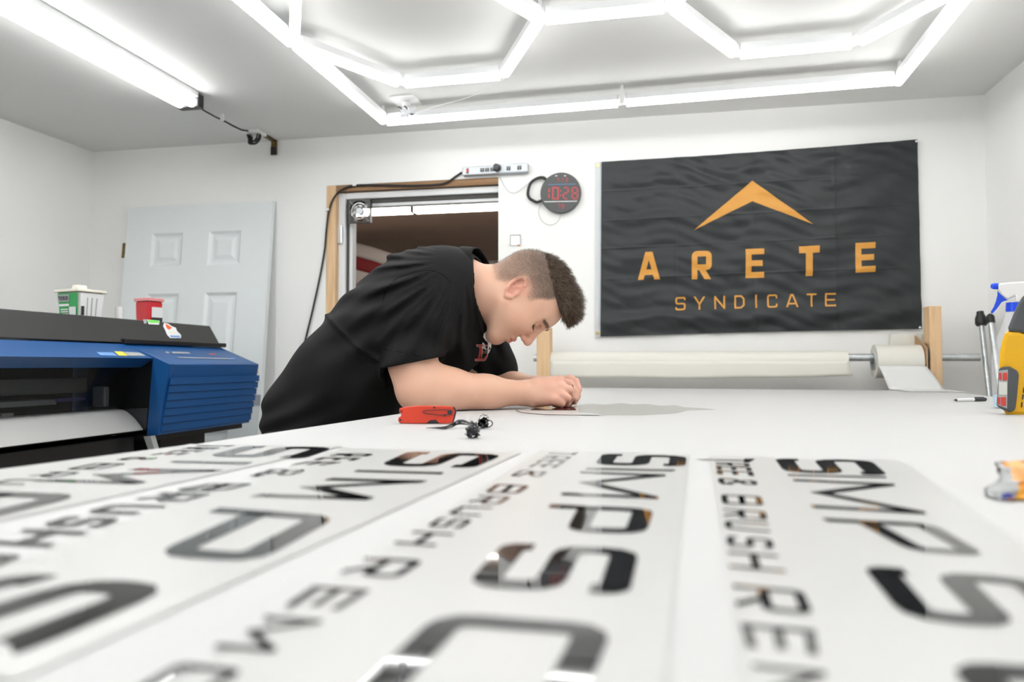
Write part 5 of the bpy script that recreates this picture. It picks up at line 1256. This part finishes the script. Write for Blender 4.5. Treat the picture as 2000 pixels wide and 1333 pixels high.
# near sleeve hem: cut only around the near sleeve
def cut(c, n, rad):                              # flat cut limited to a ball
    c = np.array(c); n = np.array(n, float); n /= np.linalg.norm(n)
    sl, X = sh.sub(c-rad*1.3, c+rad*1.3)
    d = (X[0]-c[0])*n[0]+(X[1]-c[1])*n[1]+(X[2]-c[2])*n[2]; r = np.sqrt((X[0]-c[0])**2+(X[1]-c[1])**2+(X[2]-c[2])**2)
    cutv = np.maximum(-d, r-rad); sh.D[sl] = np.maximum(sh.D[sl], -cutv)
cut(q3(803, 711, 1.925), (.20, -1, 0), .094) if False else None
def cutbox(c, n, mask):
    c = np.array(c); n = np.array(n, float); n /= np.linalg.norm(n)
    X = sh.sub(sh.lo-1, sh.lo+sh.h*sh.n+1)[1]; d = (X[0]-c[0])*n[0]+(X[1]-c[1])*n[1]+(X[2]-c[2])*n[2]
    m = mask(*X); k = -np.minimum(d, m); sh.D = np.maximum(sh.D, -np.maximum(-d, -m)).astype(np.float32)
# mask>0 where the cut applies (metres)
cutbox(q3(803, 709, 1.925), (.20, -1, 0), lambda X, Y, Z: np.minimum(1.985+.0*X-Z, np.minimum(X-q3(742, 0, 1.9)[0], Y+.40)))
cutbox(q3(965, 732, 2.335), (-.25, -1, 0), lambda X, Y, Z: np.minimum(np.minimum(Z-2.27, X-q3(922, 0, 2.3)[0]), Y+.40+0*Z))
# neckline
nkn = (nk1-nk0)/np.linalg.norm(nk1-nk0)
sh.plane(q3(600, 903, 2.14), (0, -1, 0))
sh.cap(nk0-nkn*.05, q3(900, 566, 2.09), .075, .084, .006, 1.05, 'sub')
sh.plane(q3(935, 560, 2.10), (1.0, .16, 0)) if False else None
V2, F2 = sh.mesh()
M['shirt'] = mat('black_shirt', (.0075, .0075, .0082), .8, spec=.2, bump=(500, .15, .0006))
shirt = mesh_obj('t_shirt', c2w(V2), F2, M['shirt'], man, None, 2)
# collar band
cpts = [(930, 487, 2.10), (918, 489, 2.045), (915, 506, 2.015), (916, 540, 2.005), (920, 575, 2.010), (930, 604, 2.03), (948, 624, 2.06), (962, 630, 2.10), (968, 620, 2.15), (965, 580, 2.185), (956, 540, 2.18), (946, 510, 2.155)]
cp = [c2w(q3(*p)) for p in cpts]; cp = smoothp(cp+[cp[0]], 6)[:-1]
g = G(); N = len(cp); cax = c2w(nk0)-c2w(nk1); cax /= np.linalg.norm(cax); cen = sum(cp)/N
def band(u, v):
    i = int(round(u*N)) % N; p = cp[i]; return p+cax*(.010-.040*v)+(p-cen)/np.linalg.norm(p-cen)*(.002+.006*v)
g.grid(band, N, 5, 0, True); obj('collar', g, M['shirt'], man, smooth=True, solid=.003)
# hem stitching of the near sleeve
bvh = BVHTree.FromPolygons([Vector(p) for p in c2w(V2)], [tuple(f) for f in F2])
def on_shirt(x, y, off=.0015, dmax=None):
    d = ray(x, y); d = d/np.linalg.norm(d); h = bvh.ray_cast(Vector(CAM), Vector(d)); return None if h[0] is None else np.array(CAM)+d*((min(h[3], dmax) if dmax else h[3])-off)
def line_on(pts, r, nm, m, off=-.0002):
    q = [on_shirt(*p, off) for p in pts]; q = [p for p in q if p is not None]
    if len(q) > 2: obj(nm, G().tube(q, r, 5), m, man, smooth=True)
M['thread'] = mat('black_thread', (.004, .004, .004), .9, spec=.1)
line_on([(x, y) for x, y in zip(np.interp(np.linspace(0, 1, 14), [0, .5, 1], [749, 800, 852]), np.interp(np.linspace(0, 1, 14), [0, .5, 1], [682, 691, 706]))], .0007, 'hem_stitch', M['thread'])
line_on([(x, y) for x, y in zip(np.interp(np.linspace(0, 1, 24), [0, .12, .3, .55, .75, .9, 1], [746, 752, 772, 812, 845, 868, 880]), np.interp(np.linspace(0, 1, 24), [0, .12, .3, .55, .75, .9, 1], [600, 568, 545, 530, 528, 538, 552]))], .0009, 'shoulder_seam', M['thread'])
# chest print: red serif E with white outline and pale figure
M['pred'] = mat('print_red', (.55, .045, .03), .6); M['pwhite'] = mat('print_white', (.78, .78, .78), .6); M['pnavy'] = mat('print_navy', (.01, .015, .05), .6)
def decal(pts, m, off, nm='chest_print', sub=3):
    g = G(); c = np.mean(np.array(pts), 0); n = len(pts); ok = True
    rf_ = np.linalg.norm(on_shirt(938, 692)-CAM)+.035; cpt = on_shirt(*c, off, rf_)
    P_ = [on_shirt(*p, off, rf_) for p in pts]
    if cpt is None or any(p is None for p in P_): return
    mid = [on_shirt(*((np.array(p)+c)/2), off, rf_) for p in pts]
    g.add([cpt]+mid+P_, [(0, 1+i, 1+(i+1) % n) for i in range(n)]+[(1+i, 1+n+i, 1+n+(i+1) % n, 1+(i+1) % n) for i in range(n)]); obj(nm, g, m, man, smooth=True)
def bars(off, m, e, nm):
    for pts in ([(937-e, 675-e), (943+e, 675-e), (940+e, 704+e), (933-e, 704+e)], [(931-e, 674-e), (955+e, 674-e), (955+e, 677+e), (932-e, 677+e)], [(928-e, 702-e), (946+e, 702-e), (945+e, 705+e), (928-e, 705+e)], [(942-e, 687-e), (950+e, 687-e), (949+e, 690+e), (942-e, 690+e)], [(944-e, 703), (953, 690), (952+e, 696), (947+e, 704+e)]):
        decal(pts, m, off, nm)
bars(.0035, M['pwhite'], .8, 'print_outline'); bars(.0060, M['pred'], 0, 'print_letter')
decal([(950, 647), (953, 650), (953, 656), (957, 663), (960, 667), (959, 680), (956, 688), (951, 695), (954, 684), (956, 677), (954, 671), (948, 665), (944, 659), (945, 652)], M['pwhite'], .0085, 'print_figure')
decal([(942, 669), (946, 671), (948, 679), (954, 684), (950, 686), (946, 682), (941, 681)], M['pwhite'], .0090, 'print_figure')
# ---------------------------------------------------------------- trousers and shoes
M['denim'] = mat('dark_trousers', (.012, .012, .014), .85, bump=(300, .15, .0006)); M['shoe'] = mat('dark_shoe', (.03, .03, .03), .6)
hc_ = q3(606, 845, 2.14); fl_v = -(CAM[2])/1.0
tr2 = Vol((hc_[0]-.26, -1.12, 1.82), (hc_[0]+.20, hc_[1]+.14, 2.44), .006)
def fpos(du, vz, w_): return np.array([hc_[0]+du, vz, w_])
tr2.cap(fpos(.00, hc_[1]+.00, 2.12), fpos(.00, hc_[1]-.05, 2.16), .112, .112, .04, 1.3)
for w0 in (2.045, 2.235):
    gz = -CAM[2]*math.cos(PITCH)-w0*math.sin(PITCH)+.09
    tr2.cap(fpos(0, hc_[1]-.04, w0), fpos(-.01, hc_[1]-.42, w0), .092, .066, .04); tr2.cap(fpos(-.01, hc_[1]-.42, w0), fpos(-.06, gz+.01, w0), .066, .058, .03)
V3, F3 = tr2.mesh(); mesh_obj('trousers', c2w(V3), F3, M['denim'], man, None, 2)
for w0 in (2.045, 2.235):
    c = c2w(fpos(-.06, -.9, w0)); fx_ = np.array([math.cos(YAW), math.sin(YAW), 0]); fy_ = np.array([-math.sin(YAW), math.cos(YAW), 0])
    def so(u, v):
        th = 2*math.pi*u; a_ = .145 if math.cos(th) > 0 else .10; x = a_*math.cos(th); y = .048*math.sin(th)*(1-.15*math.cos(th)); k = math.cos(math.pi/2*v)**.5; h = [.0, .03, .055, .08, .098][min(int(v*4.001), 4)]
        top = .10-.055*max(0, x)/.145; return np.array([c[0], c[1], 0])+fx_*(x*(k if v < 1 else 0)*1.0)+fy_*(y*(k if v < 1 else 0))+np.array([0, 0, .002+top*v])
    g = G(); g.grid(so, 28, 9, 0, True); obj('shoe', g, M['shoe'], man, smooth=True, subs=1)
# ---------------------------------------------------------------- hair
M['hair'] = mat('brown_hair', (.070, .043, .026), .55, spec=.35); M['hairb'] = mat('brown_hair_base', (.055, .034, .021), .7, bump=(220, .6, .004, (1, 1, 1)))
hv = Vol(HO-.17, HO+.17, .0026)
def HE(f, s, u, rf, rs, ru, k=.012, mode='add'): hv.ell(hl_(f, s, u), AX, np.array([rf, rs, ru])*K, k, mode)
HE(-.008, 0, .042, .095, .071, .089)
HE(.040, 0, .086, .058, .061, .048, .02)
HE(.060, 0, .090, .032, .051, .032, .015)
XX = hv.sub(hv.lo-1, hv.lo+hv.h*hv.n+1)[1]
LX_ = [sum((XX[j]-HO[j])*AX[i][j] for j in range(3))/K for i in range(3)]
lim = .074-.004*np.sin(40*LX_[1])+.016*np.clip((-LX_[0]-.0)/.06, 0, 1)
hv.D = np.maximum(hv.D-.0022*np.sin(170*LX_[0]+60*LX_[2]+3*np.sin(50*LX_[1]))*np.sin(120*LX_[1]+2*np.sin(60*LX_[0])), (lim-LX_[2])*.9).astype(np.float32)
V4, F4 = hv.mesh(); hair = mesh_obj('hair', c2w(V4), F4, M['hairb'], man, None, 1)
# strands
def strands(n, rng, pick, length, direction, wid, m, nm, seed=1, curl=.3, lift=.0):
    rs = np.random.RandomState(seed); Vs, Nn = pick; idx = rs.choice(len(Vs), n); vs = []; fs = []
    for i in idx:
        p = Vs[i]+rs.normal(size=3)*.0012; nn = Nn[i]; L = length(p)*rs.uniform(.7, 1.15); d = direction(p, nn)+rs.normal(size=3)*curl*.35; d /= np.linalg.norm(d)
        wv = np.cross(d, nn); wv /= max(np.linalg.norm(wv), 1e-6); ph = rs.uniform(0, 6.28); o = len(vs); K_ = 5
        for k in range(K_):
            s_ = k/(K_-1); q = p+nn*(lift*math.sin(math.pi*min(s_*.9, 1))*L*3)+d*L*s_+wv*L*.10*curl*math.sin(4*s_+ph)*3; hw = wid*(1-.75*s_)
            vs += [q-wv*hw, q+wv*hw]
            if k: fs.append((o+2*k-2, o+2*k-1, o+2*k+1, o+2*k))
    g = G(); g.add(c2w(np.array(vs)), fs); obj(nm, g, m, man, smooth=True)
def normals(V, F):
    n = np.zeros_like(V); a = V[F[:, 1]]-V[F[:, 0]]; b = V[F[:, 2]]-V[F[:, 0]]; fn = np.cross(a, b)
    for k in range(4): np.add.at(n, F[:, k], fn)
    return n/np.maximum(np.linalg.norm(n, axis=1, keepdims=True), 1e-12)
N4 = normals(V4, F4); l4 = (V4-HO) @ np.stack(AX, 1)/K
if np.mean(np.sum(N4*(V4-HO), 1)) < 0: N4 = -N4
outer = np.where(l4[:, 2] > .078)[0]
def hdir(p, nn):
    l = (p-HO) @ np.stack(AX, 1)/K; return nn*.55+Fh*.75+Uh*.25*(1 if l[0] < .06 else -.2)+Sh*.15*np.sin(300*l[1])
M['hairl'] = mat('light_brown_hair', (.17, .115, .075), .5, spec=.4)
strands(2600, 0, (V4[outer], N4[outer]), lambda p: .012+.009*np.clip(((p-HO)@Fh)/.08, 0, 1), hdir, .00045, M['hairl'], 'hair_strands', 12, .5, .06)
strands(6500, 0, (V4[outer], N4[outer]), lambda p: .013+.008*np.clip(((p-HO)@Fh)/.08, 0, 1), hdir, .00055, M['hair'], 'hair_strands', 2, .5, .05)
NB_ = normals(V, F)
if np.mean(np.sum(NB_[ishead > 0]*(V[ishead > 0]-HO), 1)) < 0: NB_ = -NB_
cs = np.where(dens > .35)[0]
M['hairc'] = mat('cropped_hair', (.13, .095, .07), .6)
strands(15000, 0, (V[cs], NB_[cs]), lambda p: .0034+.005*np.clip(((p-HO)@Uh-.03)/.05, 0, 1), lambda p, nn: nn*.6+Fh*.5-Uh*.1, .00026, M['hairc'], 'cropped_strands', 3, .4)
for sg, sd in ((1, 5), (-1, 6)):
    eb_ = np.where((ishead > 0) & (s_l*sg > .010) & (s_l*sg < .052) & (np.abs(u_l-(.026-.10*np.maximum(s_l*sg-.032, 0))) < .0042) & (f_ > .055))[0]
    if len(eb_) > 5: strands(420, 0, (V[eb_], NB_[eb_]), lambda p: .009, lambda p, nn: nn*.2+Sh*sg*.9+Uh*.25, .0003, M['hair'], 'eyebrow', sd, .12)
    el_ = np.where((ishead > 0) & (s_l*sg > .019) & (s_l*sg < .047) & (np.abs(u_l+.0058) < .0016) & (f_ > .07))[0]
    if len(el_) > 5: strands(130, 0, (V[el_], NB_[el_]), lambda p: .0075, lambda p, nn: Fh*.75-Uh*.45+Sh*sg*.25, .00028, M['hair'], 'eyelashes', sd+5, .1)
# ---------------------------------------------------------------- weeding tool held in the fingers
a = c2w(q3(1117, 752, 2.050)); b = c2w(q3(1122.5, 783, 2.046))
t = thing('weeding_tool', 'slim black weeding pick held between the fingers above the decal', 'tool', b)
obj('handle', G().tube([a, a+(b-a)*.5, a+(b-a)*.8], [.003, .0034, .0022], 12), M['blackp'], t, smooth=True)
obj('needle', G().tube([a+(b-a)*.8, b], [.0010, .0003], 8), M['dsteel'], t)
